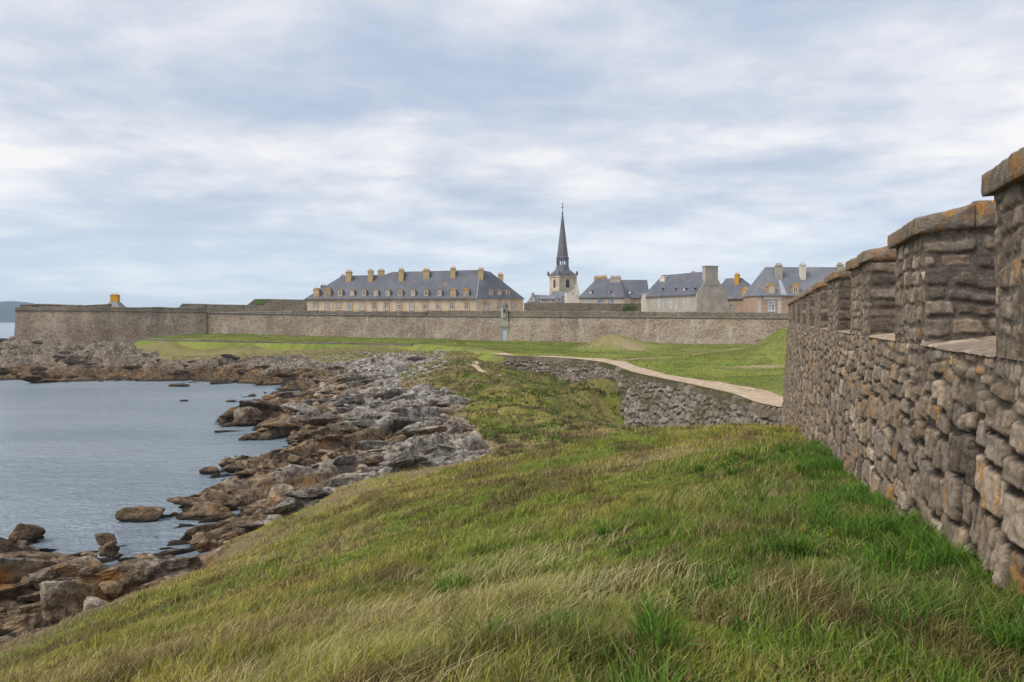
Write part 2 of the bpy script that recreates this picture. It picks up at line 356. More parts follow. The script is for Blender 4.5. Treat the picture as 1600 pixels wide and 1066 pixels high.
# near left rocks
L(300, 672, -15, 1); L(250, 655, -15, 1); L(340, 625, -14.6, 1); L(330, 668, -15, 1); L(180, 660, -15, 1); L(425, 640, -11.5, 1); L(405, 656, -11.9, 1); L(455, 650, -11.4, 1); L(470, 668, -11.3, 1)
L(290, 655, -15, 1); L(320, 640, -14.6, 1); L(250, 670, -15, 1); L(330, 700, -14.8, 1)
L(0, 850, -12.6, 1); L(120, 853, -12.6, 1); L(0, 868, -11.4, 1); L(100, 865, -11.5, 1); L(180, 860, -12.0, 1); L(60, 930, -11.2, 1); L(150, 890, -11.2, 1); L(240, 855, -11.5, 1); L(330, 828, -11.5, 1); L(0, 950, -12.0, 1); L(0, 900, -11.3, 1); L(-200, 900, -12, 1); L(280, 800, -13.1, 1)
L(30, 985, -12.6, 1); L(400, 800, -11.8, 1)
# sea bed in the bay
for px, py in ((0, 800), (150, 780), (0, 700), (200, 700), (330, 700), (0, 640), (200, 640), (330, 640), (100, 615), (300, 612), (-300, 700), (-500, 640), (-700, 800), (280, 760), (100, 820)):
    q = rel(px, py, -13); LW(q[0], q[1], -15.2, 1)
# far shore
for px, py, z in ((0, 590, -12.6), (100, 591, -12.5), (200, 591, -12.6), (300, 594, -12.7), (400, 596, -12.7), (-200, 590, -12.6), (-500, 590, -13.5), (0, 570, -10.2), (100, 562, -9.4), (200, 566, -9.9), (300, 578, -11), (420, 585, -11.4), (520, 590, -11.2), (560, 610, -11.4), (330, 570, -10.0), (430, 568, -9.6), (600, 575, -9.3), (660, 565, -8.4)): L(px, py, z, 1 if px < 550 else .7)
for px, py, z in ((0, 545, -7.6), (100, 540, -6.6), (160, 545, -7.2)): L(px, py, z, .9)
for px, py, z in ((210, 548, -7.8), (300, 552, -8.2), (420, 552, -8.2), (550, 552, -7.8), (640, 548, -7.4)): L(px, py, z, .25)
for px, py, z in ((250, 560, -8.9), (350, 561, -9.1), (500, 561, -8.8)): L(px, py, z, .5)
LW(-124, 200, -4.6, .9); LW(-100, 190, -4.9, .6); LW(-88, 198, -5.6, .2); LW(-64, 199, -5.9, 0); LW(-32, 198, -6.5, 0); LW(-8, 171, -6.6, 0); LW(-4, 150, -6.6, 0)
LW(-150, 195, -7, 1); LW(-165, 205, -15, 1); LW(-150, 230, -15, 1); LW(-130, 260, -12, 1); LW(-100, 260, -7); LW(0, 250, -7); LW(80, 250, -7); LW(80, 120, -8); LW(60, 60, -8); LW(100, 10, -5)
LFIT = rbf_fit(LP, .0005)
# upper green
PP = []
def P_(px, py, z): q = rel(px, py, z); PP.append(q)
EDGE_PX = [(1222, 640, -7.0), (1130, 615, -6.9), (1040, 595, -6.8), (985, 583, -6.7), (940, 568, -6.5), (880, 561, -6.4), (800, 557, -6.3)]
EDGE = [(46, 57, -7.3), (32, 58.5, -7.2)]+[rel(*e) for e in EDGE_PX]+[(-3.5, 142, -6.35), (-6, 155, -6.4), (-10, 172, -6.35), (-20, 188, -6.3), (-32, 196, -6.2), (-64, 199, -5.7), (-88, 200, -5.3), (-94, 202, -5.2)]
for e in EDGE: PP.append(tuple(e))
for px, py, z in ((1222, 602, -6.35), (1222, 575, -6.2), (1100, 572, -6.25), (1100, 592, -6.45), (1000, 566, -6.3), (1000, 548, -6.25), (860, 548, -6.25), (1110, 552, -6.2), (1222, 553, -6.2)): P_(px, py, z)
BASE_PX = [(1420, 541.5, 181), (1232, 540, 187), (1010, 536, 203), (790, 532, 219), (668, 529, 227), (500, 525, 237), (320, 521, 246)]
for px, py, D in BASE_PX: PP.append(((px-800)/F*D, D, -(py-499)/F*D))
PP += [(-80, 222, -4.4), (60, 100, -5.6), (60, 150, -5.4), (46, 70, -6.4)]
PFIT = rbf_fit(PP, .0008)
def Pz(x, y):
    z = rbf_eval(PFIT, x, y)[..., 0]
    z = z+2.7*np.exp(-(((x-20.5)/4.6)**2+((y-168)/7.5)**2)*.9)+1.1*np.exp(-(((x-27)/6)**2+((y-170)/6)**2))    # grassy hummock
    z = z+4.2*sstep(x-(.343*y)+9.0, 0, 10)*np.exp(-((y-150)/26)**2)                 # green bank at the right
    z = z+.40*(fbm(x*.11, y*.11, 5, 5)-.5)*2
    return z
def edge_samples(n=420):
    E = np.array(EDGE); # Catmull-Rom through the edge points
    out = []
    for i in range(len(E)-1):
        p0 = E[max(i-1, 0)]; p1 = E[i]; p2 = E[i+1]; p3 = E[min(i+2, len(E)-1)]
        for t in np.linspace(0, 1, 40, endpoint=False):
            out.append(.5*((2*p1)+(-p0+p2)*t+(2*p0-5*p1+4*p2-p3)*t*t+(-p0+3*p1-3*p2+p3)*t**3))
    out.append(E[-1]); out = np.array(out); s = np.concatenate([[0], np.cumsum(np.linalg.norm(np.diff(out[:, :2], axis=0), axis=1))])
    q = np.linspace(0, s[-1], n); return np.stack([np.interp(q, s, out[:, k]) for k in range(3)], 1), q
ES, ESs = edge_samples()
def in_poly(x, y, poly):
    r = np.zeros(x.shape, bool); n = len(poly)
    for i in range(n):
        x1, y1 = poly[i]; x2, y2 = poly[(i+1) % n]
        if y1 == y2: continue
        c = ((y1 > y) != (y2 > y)) & (x < (x2-x1)*(y-y1)/(y2-y1)+x1); r ^= c
    return r
UPOLY = [tuple(p[:2]) for p in ES[::4]]+[(-94, 235), (-70, 300), (200, 300), (200, 57)]
# rock relief: elongated tilted blocks
def blocks(x, y, S_, seed, ang=.95, stretch=2.6):
    c, s = math.cos(ang), math.sin(ang); a = (x*s+y*c)/(S_*stretch); b = (x*c-y*s)/S_
    wob = (fbm(a*1.3, b*1.3, 3, seed+5)-.5)*.9; a = a+wob; b = b+(fbm(a*1.3+9, b*1.3, 3, seed+6)-.5)*.9
    ia = np.floor(a); ib = np.floor(b); F1 = np.full(x.shape, 9.); F2 = np.full(x.shape, 9.); hh = np.zeros(x.shape); tt = np.zeros(x.shape); HS = 0; WS = 0
    for i in (-1, 0, 1):
        for j in (-1, 0, 1):
            ca = ia+i; cb = ib+j; sa = ca+_h(ca, cb, seed)*.9+.05; sb = cb+_h(ca, cb, seed+1)*.9+.05
            da = a-sa; db = b-sb; dd = np.hypot(da, db)
            h_ = _h(ca, cb, seed+2)-.5+(db*(.5+.9*_h(ca, cb, seed+3))+da*(_h(ca, cb, seed+4)-.5)*1.0)
            wg = np.exp(-dd*dd*16)+1e-9; HS = HS+wg*h_; WS = WS+wg
            near = dd < F1
            F2 = np.where(near, F1, np.minimum(F2, dd)); hh = np.where(near, h_, hh); tt = np.where(near, _h(ca, cb, seed+7), tt); F1 = np.where(near, dd, F1)
    crease = np.exp(-(F2-F1)*5.0); hh = HS/WS
    return hh-.38*crease, tt
def strata(x, y, S_, seed, ang):
    c, s = math.cos(ang), math.sin(ang); a = x*s+y*c; b = x*c-y*s
    b = b/S_+(fbm(a*.16/S_**.5, b*.25/S_**.5, 3, seed)-.5)*3.2+(fbm(a*1.2/S_, b*1.2/S_, 2, seed+3)-.5)*.5
    k = np.floor(b); f = b-k; h_ = _h(k, k*0, seed+9); brk_ = np.floor(a/(S_*(1.2+2.2*h_))+h_*7); j = _h(k, brk_, seed+11)
    fa = a/(S_*(1.2+2.2*h_))+h_*7-brk_; saw = np.where(f < .62, f/.62, (1-f)/.38); edge = sstep(np.minimum(fa, 1-fa), 0, .16)*sstep(np.minimum(f, 1-f), 0, .2)
    return (saw-.5)*.7+edge*((j-.5)*.9)+(edge-1)*.18, j
def rock_relief(x, y):
    h1, t1 = blocks(x, y, 6.0, 1, .85, 2.8); h2, t2 = blocks(x, y, 2.3, 31, .9, 2.2); h3, t3 = blocks(x, y, .7, 61, 1.0, 1.8)
    big = (fbm(x*.05, y*.05, 3, 77)-.5)*2.2
    s1, j1 = strata(x, y, 3.6, 201, .85); s2, j2 = strata(x, y, 1.4, 221, .80); s3, j3 = strata(x, y, .42, 241, .9)
    return h1*1.2+h2*.45+h3*.08+s1*.75+s2*.30+s3*.07+big*.8, .3*t1+.2*t2+.25*j1+.25*j2
def grass_col(x, y, D=None):
    n1 = fbm(x*.09, y*.09, 4, 101); n2 = fbm(x*.35+4, y*.35, 4, 131); n3 = fbm(x*.22-7, y*.5, 4, 161); n4 = fbm(x*1.4, y*1.4, 3, 171)
    c = lerp3(np.zeros(x.shape+(3,))+np.array((.215, .235, .036)), (.33, .29, .075), sstep(n2*.7+n4*.3, .36, .62))
    c = lerp3(c, (.145, .215, .026), sstep(n1, .50, .62)*.75)
    c = lerp3(c, (.36, .29, .13), sstep(n3*.75+n4*.25, .50, .66)*.7)
    c = lerp3(c, (.115, .075, .04), sstep(fbm(x*.6+30, y*.28, 4, 191), .55, .68)*.65)
    # lush dark turf along the wall foot, dry growth on the shoulder of the slope
    off = x*nW[0]+y*nW[1]; u = x*dW[0]+y*dW[1]
    lush = sstep(off, -2.6, .3)*sstep(u, 36, 16)
    c = lerp3(c, (.095, .175, .02), lush*.75)
    return c
def Lz(x, y, full=True):
    q = rbf_eval(LFIT, x, y); z = q[..., 0]; rk = q[..., 1]
    rk = rk+(fbm(x*.16, y*.16, 4, 41)-.5)*.55*sstep(np.hypot(x, y), 20, 40)
    m = sstep(rk, .40, .62); Lz.fr = sstep(rk, .10, .36)*(m < .5)
    z = z+(fbm(x*.35, y*.35, 4, 3)-.5)*.30*(1-m)+(fbm(x*1.6, y*1.6, 3, 4)-.5)*.09*(1-m)
    z = z+(1-m)*(fbm(x*.17, y*.17, 4, 13)-.5)*1.7*sstep(np.hypot(x, y), 56, 72)*sstep(np.hypot(x, y), 165, 150)
    rel_, tint = rock_relief(x, y)
    z = z+m*(rel_*(.25+.75*sstep(z, -14.4, -13.1))+.1)
    ins = in_poly(x, y, UPOLY)
    z = np.where(ins, np.minimum(z, Pz(x, y)-1.2), z)
    return z, m, tint
nA = 1180
ang = np.radians(np.linspace(-62, 54, nA)); rr = np.concatenate([np.geomspace(1.6, 22, 220, endpoint=False), np.geomspace(22, 190, 860, endpoint=False), np.geomspace(190, 320, 60)]); nR = len(rr)
# polar sheet centred a little behind the viewpoint, so it also carries views from a step aside
AA, RR = np.meshgrid(ang, rr); GX = RR*np.sin(AA); GY = RR*np.cos(AA)-1.5
GZ, GM, GT = Lz(GX, GY); GFR = Lz.fr
GZ = np.maximum(GZ, -17)+H
GC = grass_col(GX, GY)
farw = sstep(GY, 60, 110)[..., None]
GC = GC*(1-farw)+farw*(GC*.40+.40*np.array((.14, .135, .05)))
bareR = (np.clip(GFR*sstep(fbm(GX*.25, GY*.25, 4, 811), .30, .62), 0, 1))[..., None]
GC = GC*(1-bareR*.85)+bareR*.85*np.array((.27, .205, .125))
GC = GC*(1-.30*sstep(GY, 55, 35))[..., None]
fs = sstep(GY, 120, 150)*sstep(GX, 0, -16); fs = fs*(.35+.65*sstep(fbm(GX*.12, GY*.3, 4, 821), .35, .6)); GC = lerp3(GC, (.235, .205, .085), fs*.85)
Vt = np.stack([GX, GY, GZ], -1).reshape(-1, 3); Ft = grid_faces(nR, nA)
Ft = Ft[:, ::-1]
mf = GM.reshape(-1)[Ft].mean(1)
visible = (Vt[Ft, 2].max(1) > -1.5)
def submesh(name, mask, mt, **kw):
    f = Ft[mask]; used = np.unique(f); mp = np.zeros(len(Vt), dtype=np.int64); mp[used] = np.arange(len(used))
    return mesh_np(name, Vt[used], mp[f], mt, col=GC.reshape(-1, 3)[used], attrs={'tint': GT.reshape(-1)[used]}, **kw)
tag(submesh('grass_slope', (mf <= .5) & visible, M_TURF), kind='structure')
tag(submesh('rocky_shore', (mf > .5) & visible, M_ROCK, smooth=False), kind='structure')

tg = np.gradient(ES[:, :2], axis=0); tg /= np.linalg.norm(tg, axis=1)[:, None]; INW = np.stack([tg[:, 1], -tg[:, 0]], 1)   # towards the field
corner = int(np.argmin(np.abs(ES[:, 0]-(0))+np.abs(ES[:, 1]-135.8)))
# the upper green between the revetment and the ramparts
nT = 150; T = np.linspace(0, 1, nT)**1.6
FB = []
for p in ES:
    px = 800+F*p[0]/p[1]; bx = [(q[0]-800)/F*q[2] for q in BASE_PX]; s_ = (p[0]+94)/(46+94)
    X = lerp(-86, 110, np.clip(s_, 0, 1)); Y = np.interp(X, bx[::-1], [q[2] for q in BASE_PX][::-1])
    if X < bx[-1]: Y = 244
    FB.append((X, Y+3))
FB = np.array(FB)
UX = ES[:, 0][:, None]*(1-T)+FB[:, 0][:, None]*T; UY = ES[:, 1][:, None]*(1-T)+FB[:, 1][:, None]*T
UZ = Pz(UX, UY); k0 = np.exp(-T*40)[None, :]; UZ = UZ*(1-k0)+ES[:, 2][:, None]*k0
UC = grass_col(UX*.8, UY*.8); g2 = fbm(UX*.05, UY*.09, 4, 301)
UC = lerp3(UC, (.15, .215, .035), np.full(UX.shape, .55)); UC = lerp3(UC, (.16, .15, .06), sstep(g2, .5, .66)*.6)
hm = np.exp(-(((UX-17)/5)**2+((UY-166)/7)**2)); UC = lerp3(UC, (.30, .24, .13), np.clip(hm*1.3, 0, 1)*.85)
# worn bare earth beside the path and across the field
dpath = np.abs(UY-(118+1.35*(UX-14)+3*np.sin(UX*.2))); 
worn = np.exp(-(dpath/1.0)**2)*sstep(UX, 12, 18)*.9
worn = np.maximum(worn, np.exp(-(((UX-12.5)/4)**2+((UY-126)/5)**2))*sstep(fbm(UX*.3, UY*.3, 3, 9), .35, .6))
worn = np.maximum(worn, np.exp(-(((UX-24)/3.0)**2+((UY-161)/5)**2))*1.0)
worn = np.maximum(worn, np.exp(-(((UX-33)/6)**2+((UY-104)/1.6)**2))*.9)
worn = np.maximum(worn, np.exp(-((UY-(209-1.25*(UX-1.0)))/1.2)**2)*sstep(UX, -1, 1)*sstep(UX, 24, 20))
UC = lerp3(UC, (.36, .27, .18), np.clip(worn, 0, 1)*.9)
bey = sstep(np.arange(len(ES))*1.0, corner+2, corner+10)
SKX = np.stack([ES[:, 0]-INW[:, 0]*bey*o_ for o_ in (4.0, 1.6)], 1); SKY = np.stack([ES[:, 1]-INW[:, 1]*bey*o_ for o_ in (4.0, 1.6)], 1); SKZ = np.stack([ES[:, 2]-d_ for d_ in (2.6, .7)], 1)
GXX = np.concatenate([SKX, UX], 1); GYY = np.concatenate([SKY, UY], 1); GZZ = np.concatenate([SKZ, UZ], 1); UC = np.concatenate([UC[:, :1], UC[:, :1], UC], 1)
g_up = mesh_np('grass_field', np.stack([GXX, GYY, GZZ+H], -1).reshape(-1, 3), grid_faces(len(ES), nT+2), M_TURF, col=UC.reshape(-1, 3)); tag(g_up, kind='structure')
# make sure the field faces up
if sum(p.normal.z for p in g_up.data.polygons[:200]) < 0: g_up.data.flip_normals()

# sandy path along the revetment rim
i0 = 0; i1 = int(np.searchsorted(ESs, ESs[-1]*.50))
def strip(name, lo, hi, idx, dz, mt, zf=Pz, wob=.5):
    q = ES[idx]; nn = INW[idx]; s = ESs[idx]; K = 9
    lo_ = lo+np.zeros(len(q)); hi_ = hi+1.1*sstep(s, 95, 30)+(fbm(s*.10, s*0, 3, 55)-.5)*2*wob
    t = np.linspace(0, 1, K)[None, :]; off = lo_[:, None]*(1-t)+hi_[:, None]*t
    X = q[:, 0][:, None]+nn[:, 0][:, None]*off; Y = q[:, 1][:, None]+nn[:, 1][:, None]*off
    return X, Y
XX, YY = strip('path', .40, 2.6, slice(0, corner+20), .03, M_PATH, wob=.45)
# sample the field height (edge-fixed sheet) for the strip
def field_z(X, Y, idx, offs):
    return Pz(X, Y)
ZZ = np.empty_like(XX)
e_i = ES[0:corner+20]
w0 = np.exp(-np.linspace(0, 1, XX.shape[1])*2.5)[None, :]*.0
ZZ = Pz(XX, YY)
# blend exactly as the sheet does close to the edge
Lr = np.linalg.norm(FB[0:corner+20]-e_i[:, :2], axis=1)
offd = np.hypot(XX-e_i[:, 0][:, None], YY-e_i[:, 1][:, None]); tt_ = np.clip(offd/Lr[:, None], 0, 1); kk = np.exp(-tt_*40)
ZZ = ZZ*(1-kk)+e_i[:, 2][:, None]*kk
po = mesh_np('path', np.stack([XX, YY, ZZ+H+.13], -1).reshape(-1, 3), grid_faces(*XX.shape), M_PATH); tag(po, kind='structure')
if po.data.polygons[0].normal.z < 0: po.data.flip_normals()

# small trodden track on the knoll left of the revetment
def track(pts, wd, name='track'):
    pts = np.array(pts, float); n = 60; s = np.linspace(0, len(pts)-1, n); X = np.interp(s, range(len(pts)), pts[:, 0]); Y = np.interp(s, range(len(pts)), pts[:, 1])
    k = np.ones(7)/7; X[3:-3] = np.convolve(X, k, 'valid'); Y[3:-3] = np.convolve(Y, k, 'valid')
    g_ = np.stack([np.gradient(X), np.gradient(Y)], 1); g_ /= np.linalg.norm(g_, axis=1)[:, None]; nn = np.stack([g_[:, 1], -g_[:, 0]], 1)
    t = np.linspace(-1, 1, 5)[None, :]*wd*(.7+.6*fbm(s*1.5, s*0, 3, 8))[:, None]
    XX = X[:, None]+nn[:, 0][:, None]*t; YY = Y[:, None]+nn[:, 1][:, None]*t
    return XX, YY
tx, ty = track([rel(782, 583, -7.9)[:2], rel(755, 578, -7.5)[:2], rel(728, 570, -7.1)[:2], rel(745, 563, -6.8)[:2], (-6.5, 136)], .55)
tz, _, _ = Lz(tx, ty); o = mesh_np('track', np.stack([tx, ty, tz+H+.10], -1).reshape(-1, 3), grid_faces(*tx.shape), M_PATH); tag(o, kind='structure')
if o.data.polygons[0].normal.z < 0: o.data.flip_normals()

# ---------------------------------------------------------------- sea
def sea():
    r = np.concatenate([[0.5], np.geomspace(5, 9000, 60)]); a = np.linspace(0, 2*math.pi, 97)
    RR_, AA_ = np.meshgrid(r, a, indexing='ij'); V = np.stack([RR_*np.cos(AA_)-60, RR_*np.sin(AA_)+80, RR_*0], -1).reshape(-1, 3)
    tag(mesh_np('sea', V, grid_faces(len(r), len(a)), M_WATER, smooth=False), kind='structure')
sea()
# headland across the bay, 3.5 km away
def headland():
    xs = np.linspace(-3600, -2010, 60); rows = np.linspace(-1, 1, 15); Z = []; X = []; Y = []
    for x in xs:
        px = 800+F*x/3500; hgt = np.interp(px, [-500, 0, 30, 68, 95, 110], [90, 82, 84, 62, 20, -6])+8*vnoise(np.array(x*.01), np.array(0.), 4)
        for r_ in rows: X.append(x); Y.append(3500+r_*260); Z.append(-8+(hgt+8)*(1-abs(r_)**2.2)+3*vnoise(np.array(x*.03), np.array(r_*9), 2))
    tag(mesh_np('hills', np.stack([X, Y, Z], 1), grid_faces(60, 15), M_HILL), kind='structure')
headland()

# ---------------------------------------------------------------- stone courses
def make_courses(v0, v1, fn, seed):
    rg = np.random.default_rng(seed); b = [v0]
    while b[-1] < v1:
        hmin, hmax = fn(b[-1])[0:2]; b.append(b[-1]+rg.uniform(hmin, hmax))
    return np.array(b)
def stone_field(u, v, u0, u1, v0, v1, fn, seed, wob=.05, brk=1.0, mort_c=(.15, .135, .115), gapk=1.0):
    """returns displacement, colour, lichen for rubble laid in irregular courses; fn(v)->(hmin,hmax,lmin,lmax,depth,jitter,round)"""
    rg = np.random.default_rng(seed); sh = u.shape
    uu = u+(fbm(u*1.3, v*2.2, 3, seed)-.5)*wob*2.2+(fbm(u*5, v*5, 2, seed+7)-.5)*wob*.7
    vv = v+(fbm(u*1.1+5, v*1.6, 3, seed+1)-.5)*wob*2.4+(fbm(u*5+3, v*5, 2, seed+8)-.5)*wob*.7
    cw = u/.95+.22*(fbm(u*.8, v*1.1, 3, seed+21)-.5)*2; c1_ = np.floor(cw); cw2 = u/.57+.35+v*.12+.3*(fbm(u*1.1+3, v*1.3, 3, seed+22)-.5)*2; c2_ = np.floor(cw2)
    vv = vv+brk*((_h(c1_, c1_*0, seed+23)-.5)*.34+(_h(c2_, c2_*0+3, seed+24)-.5)*.15)
    cutd = np.minimum(np.minimum(cw-c1_, c1_+1-cw)*.95, np.minimum(cw2-c2_, c2_+1-cw2)*.57) if brk > 0 else np.full(u.shape, 9.)
    b = make_courses(v0-.4, v1+.4, fn, seed); ri = np.clip(np.searchsorted(b, vv)-1, 0, len(b)-2)
    disp = np.zeros(sh); col = np.zeros(sh+(3,)); li = np.zeros(sh)
    pal = np.array([(.27, .24, .205), (.32, .285, .245), (.22, .195, .17), (.29, .245, .20), (.37, .33, .28), (.21, .19, .17), (.31, .26, .205), (.27, .25, .225)])
    for r in range(len(b)-1):
        m = ri == r
        if not m.any(): continue
        hmin, hmax, lmin, lmax, dep, jit, rad = fn(b[r]); L_ = [u0-1-rg.uniform(0, lmax)]
        while L_[-1] < u1+1: L_.append(L_[-1]+rg.uniform(lmin, lmax))
        L_ = np.array(L_); n = len(L_)
        k = np.clip(np.searchsorted(L_, uu[m])-1, 0, n-2)
        tilt = rg.uniform(-.25, .25, n)[k]; hgt = b[r+1]-b[r]
        fu0 = uu[m]-L_[k]; fu1 = L_[k+1]-uu[m]; lu = L_[k+1]-L_[k]; sv = (vv[m]-b[r]); top = b[r+1]-vv[m]
        sv = sv+tilt*0; gap = rg.uniform(.006, .022, n)[k]
        shr = rg.uniform(0, .22, n)[k]*hgt*jit
        gap = gap*gapk; dx = np.clip((np.minimum(np.minimum(fu0, fu1), cutd[m])-gap*1.8)/rad, 0, 1); dy = np.clip((np.minimum(sv-gap, top-gap-shr))/rad, 0, 1)
        pr = np.clip(1-((1-dx)**2+(1-dy)**2), 0, 1)**.42
        pro = rg.uniform(-.5, 1, n)[k]*dep*jit
        slope = (rg.uniform(-.5, .5, n)[k]*(fu0/lu-.5)+rg.uniform(-.6, .3, n)[k]*(sv/hgt-.5))*dep
        disp[m] = pr*(dep+pro+slope)
        ci = rg.integers(0, len(pal), n)[k]; cc = pal[ci]*rg.uniform(.62, 1.22, n)[k][:, None]
        mort = 1-sstep(pr, .30, .72); cc = cc*(1-mort[:, None])+mort[:, None]*np.array(mort_c if rad < .0295 or mort_c[0] > .2 else (.045, .038, .032))
        col[m] = cc; li[m] = np.where(rg.random(n) < .34, rg.uniform(1.0, 2.1, n), rg.uniform(0, .3, n))[k]*sstep(pr, .2, .6)
    disp = disp+(disp > 0)*((fbm(u*9, v*9, 4, seed+3)-.5)*.036-np.abs(fbm(u*3.3, v*4.1, 3, seed+31)-.5)*.045-np.abs(fbm(u*8.3+4, v*8.1, 2, seed+33)-.5)*.03+.014)+(fbm(u*2, v*2, 3, seed+4)-.5)*.03
    return disp, col, li
class Pan:
    def __init__(s): s.V = []; s.F = []; s.C = []; s.L = []; s.n = 0
    def grid(s, P, col, li, flip=False):
        nr, nc = P.shape[:2]; f = grid_faces(nr, nc, s.n)
        if flip: f = f[:, ::-1]
        s.V.append(P.reshape(-1, 3)); s.F.append(f); s.C.append(col.reshape(-1, 3)); s.L.append(li.reshape(-1)); s.n += nr*nc
    def build(s, name, mt, parent=None):
        return mesh_np(name, np.concatenate(s.V), np.concatenate(s.F), mt, parent, col=np.concatenate(s.C), attrs={'lichen': np.concatenate(s.L)}, smooth=True)
def W3(off, u, z):
    """rampart frame -> world arrays (z measured from the eye)"""
    return np.stack([off*nW[0]+u*dW[0], off*nW[1]+u*dW[1], z+H+0*off], -1)
ZS = -.30                                        # outer edge of the embrasure sills
THK = .95
MER = [(2.9, 4.06), (5.68, 6.84), (8.45, 10.15), (11.75, 13.45), (15.2, 16.95), (18.5, 20.2), (21.5, 23.1), (25.0, 26.6), (28.2, 29.9), (31.2, 32.9)]
MER = [(a*A_, b*A_) for a, b in MER]
UEND = 33.0*A_
def f_lower(v):
    if v < -1.15: return (.22, .42, .32, .85, .040, 1.0, .030)
    if v < -.6: return (.15, .30, .25, .60, .034, 1.0, .028)
    return (.11, .26, .16, .46, .016, 1.0, .022)
def batter(z): return .065*np.clip(ZS-z, 0, 20)
rampart = empty('rampart_wall', (float(wxy(A_, 3)[0]), float(wxy(A_, 3)[1]), H-2.2), 0,
    'long rubble stone rampart with square merlons and orange lichen rising from the grass at the right', 'fortress wall')
RL = Vector(rampart.location)
def relp(o):                                     # parent keeping world coordinates
    o.parent = rampart; o.location = -RL; return o
def useries(a, b, base=.013, k=.0016):
    out = [a]
    while out[-1] < b: out.append(out[-1]+base+k*max(out[-1]-5, 0)**1.15)
    out[-1] = b; return np.array(out)
bp = Pan()
segs = [(2.5, 20.0, .018), (20.0, 36.0, .035), (36.0, UEND, .06)]
for a, b, dv in segs:
    us = useries(a, b); vs = np.arange(-10.2 if a > 19 else -4.2, ZS, dv); vs = np.append(vs, ZS)
    U, V_ = np.meshgrid(us, vs, indexing='ij'); dsp, col, li = stone_field(U, V_, 2.5, UEND, -10.2, ZS, f_lower, 5)
    dsp = dsp*sstep(ZS-V_, -.01, .05)
    # far end keeps its corner
    strk = np.exp(-((U-13.45-.04*np.sin(V_*3)-.02*fbm(V_*3, U*0, 2, 3))/.06)**2)*sstep(V_, -2.85, -2.6)*sstep(V_, -.95, -1.35)
    col = lerp3(col, (.62, .60, .56), np.clip(strk*1.3, 0, 1)*.85); li = li*(1-strk)
    wx = W3(A_-batter(V_)-dsp, U, V_); bp.grid(wx, col, li)
# end face of the rampart and its inner side
os_ = np.arange(0, 14.01, .08); vs = np.arange(-10.2, ZS+.001, .08); O, V_ = np.meshgrid(os_, vs, indexing='ij')
dsp, col, li = stone_field(O, V_, 0, 14, -10.2, ZS, f_lower, 9); bp.grid(W3(A_-batter(V_)+O, UEND+dsp+batter(V_), V_), col, li)
relp(bp.build('masonry', M_MAS))
# sills (flat tops between the merlons, sloping outwards) and the wall walk behind
sp_ = Pan(); prev = 2.5
gaps = [(2.5, MER[0][0])]+[(MER[i][1], MER[i+1][0]) for i in range(len(MER)-1)]+[(MER[-1][1], UEND)]
for a, b in gaps:
    if b-a < .05: continue
    us = useries(a-.03, b+.03, .03, .003); os_ = np.linspace(-.03, THK+.1, 34); U, O = np.meshgrid(us, os_, indexing='ij')
    dsp, col, li = stone_field(U, O*1.0, 2, UEND, -.1, 1.1, lambda v: (.4, .6, .35, .7, .02, .4, .02), 15)
    z = ZS+.01+np.clip(O, 0, 9)*.14+dsp*.25-.02*(O < 0)
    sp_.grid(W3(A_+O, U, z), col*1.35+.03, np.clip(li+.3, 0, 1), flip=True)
relp(sp_.build('sill', M_MAS))
wk = MB(); q0 = wxy(A_+THK+.06, 2.5); q1 = wxy(A_+THK+.06, UEND-.05); q2 = wxy(A_+14, UEND-.05); q3 = wxy(A_+14, 2.5)
wk.poly([(q[0], q[1], H-1.1) for q in (q0, q3, q2, q1)]); wk.poly([(q0[0], q0[1], H-1.1), (q1[0], q1[1], H-1.1), (q1[0], q1[1], H-.18), (q0[0], q0[1], H-.18)])
relp(wk.build('wall_walk', M_RAMP2))
def f_mer(v): return (.11, .28, .16, .42, .013, 1.0, .022)
def f_end(v): return (.15, .26, .34, .95, .020, 1.0, .032)
CB = .555*A_                                     # underside of the coping
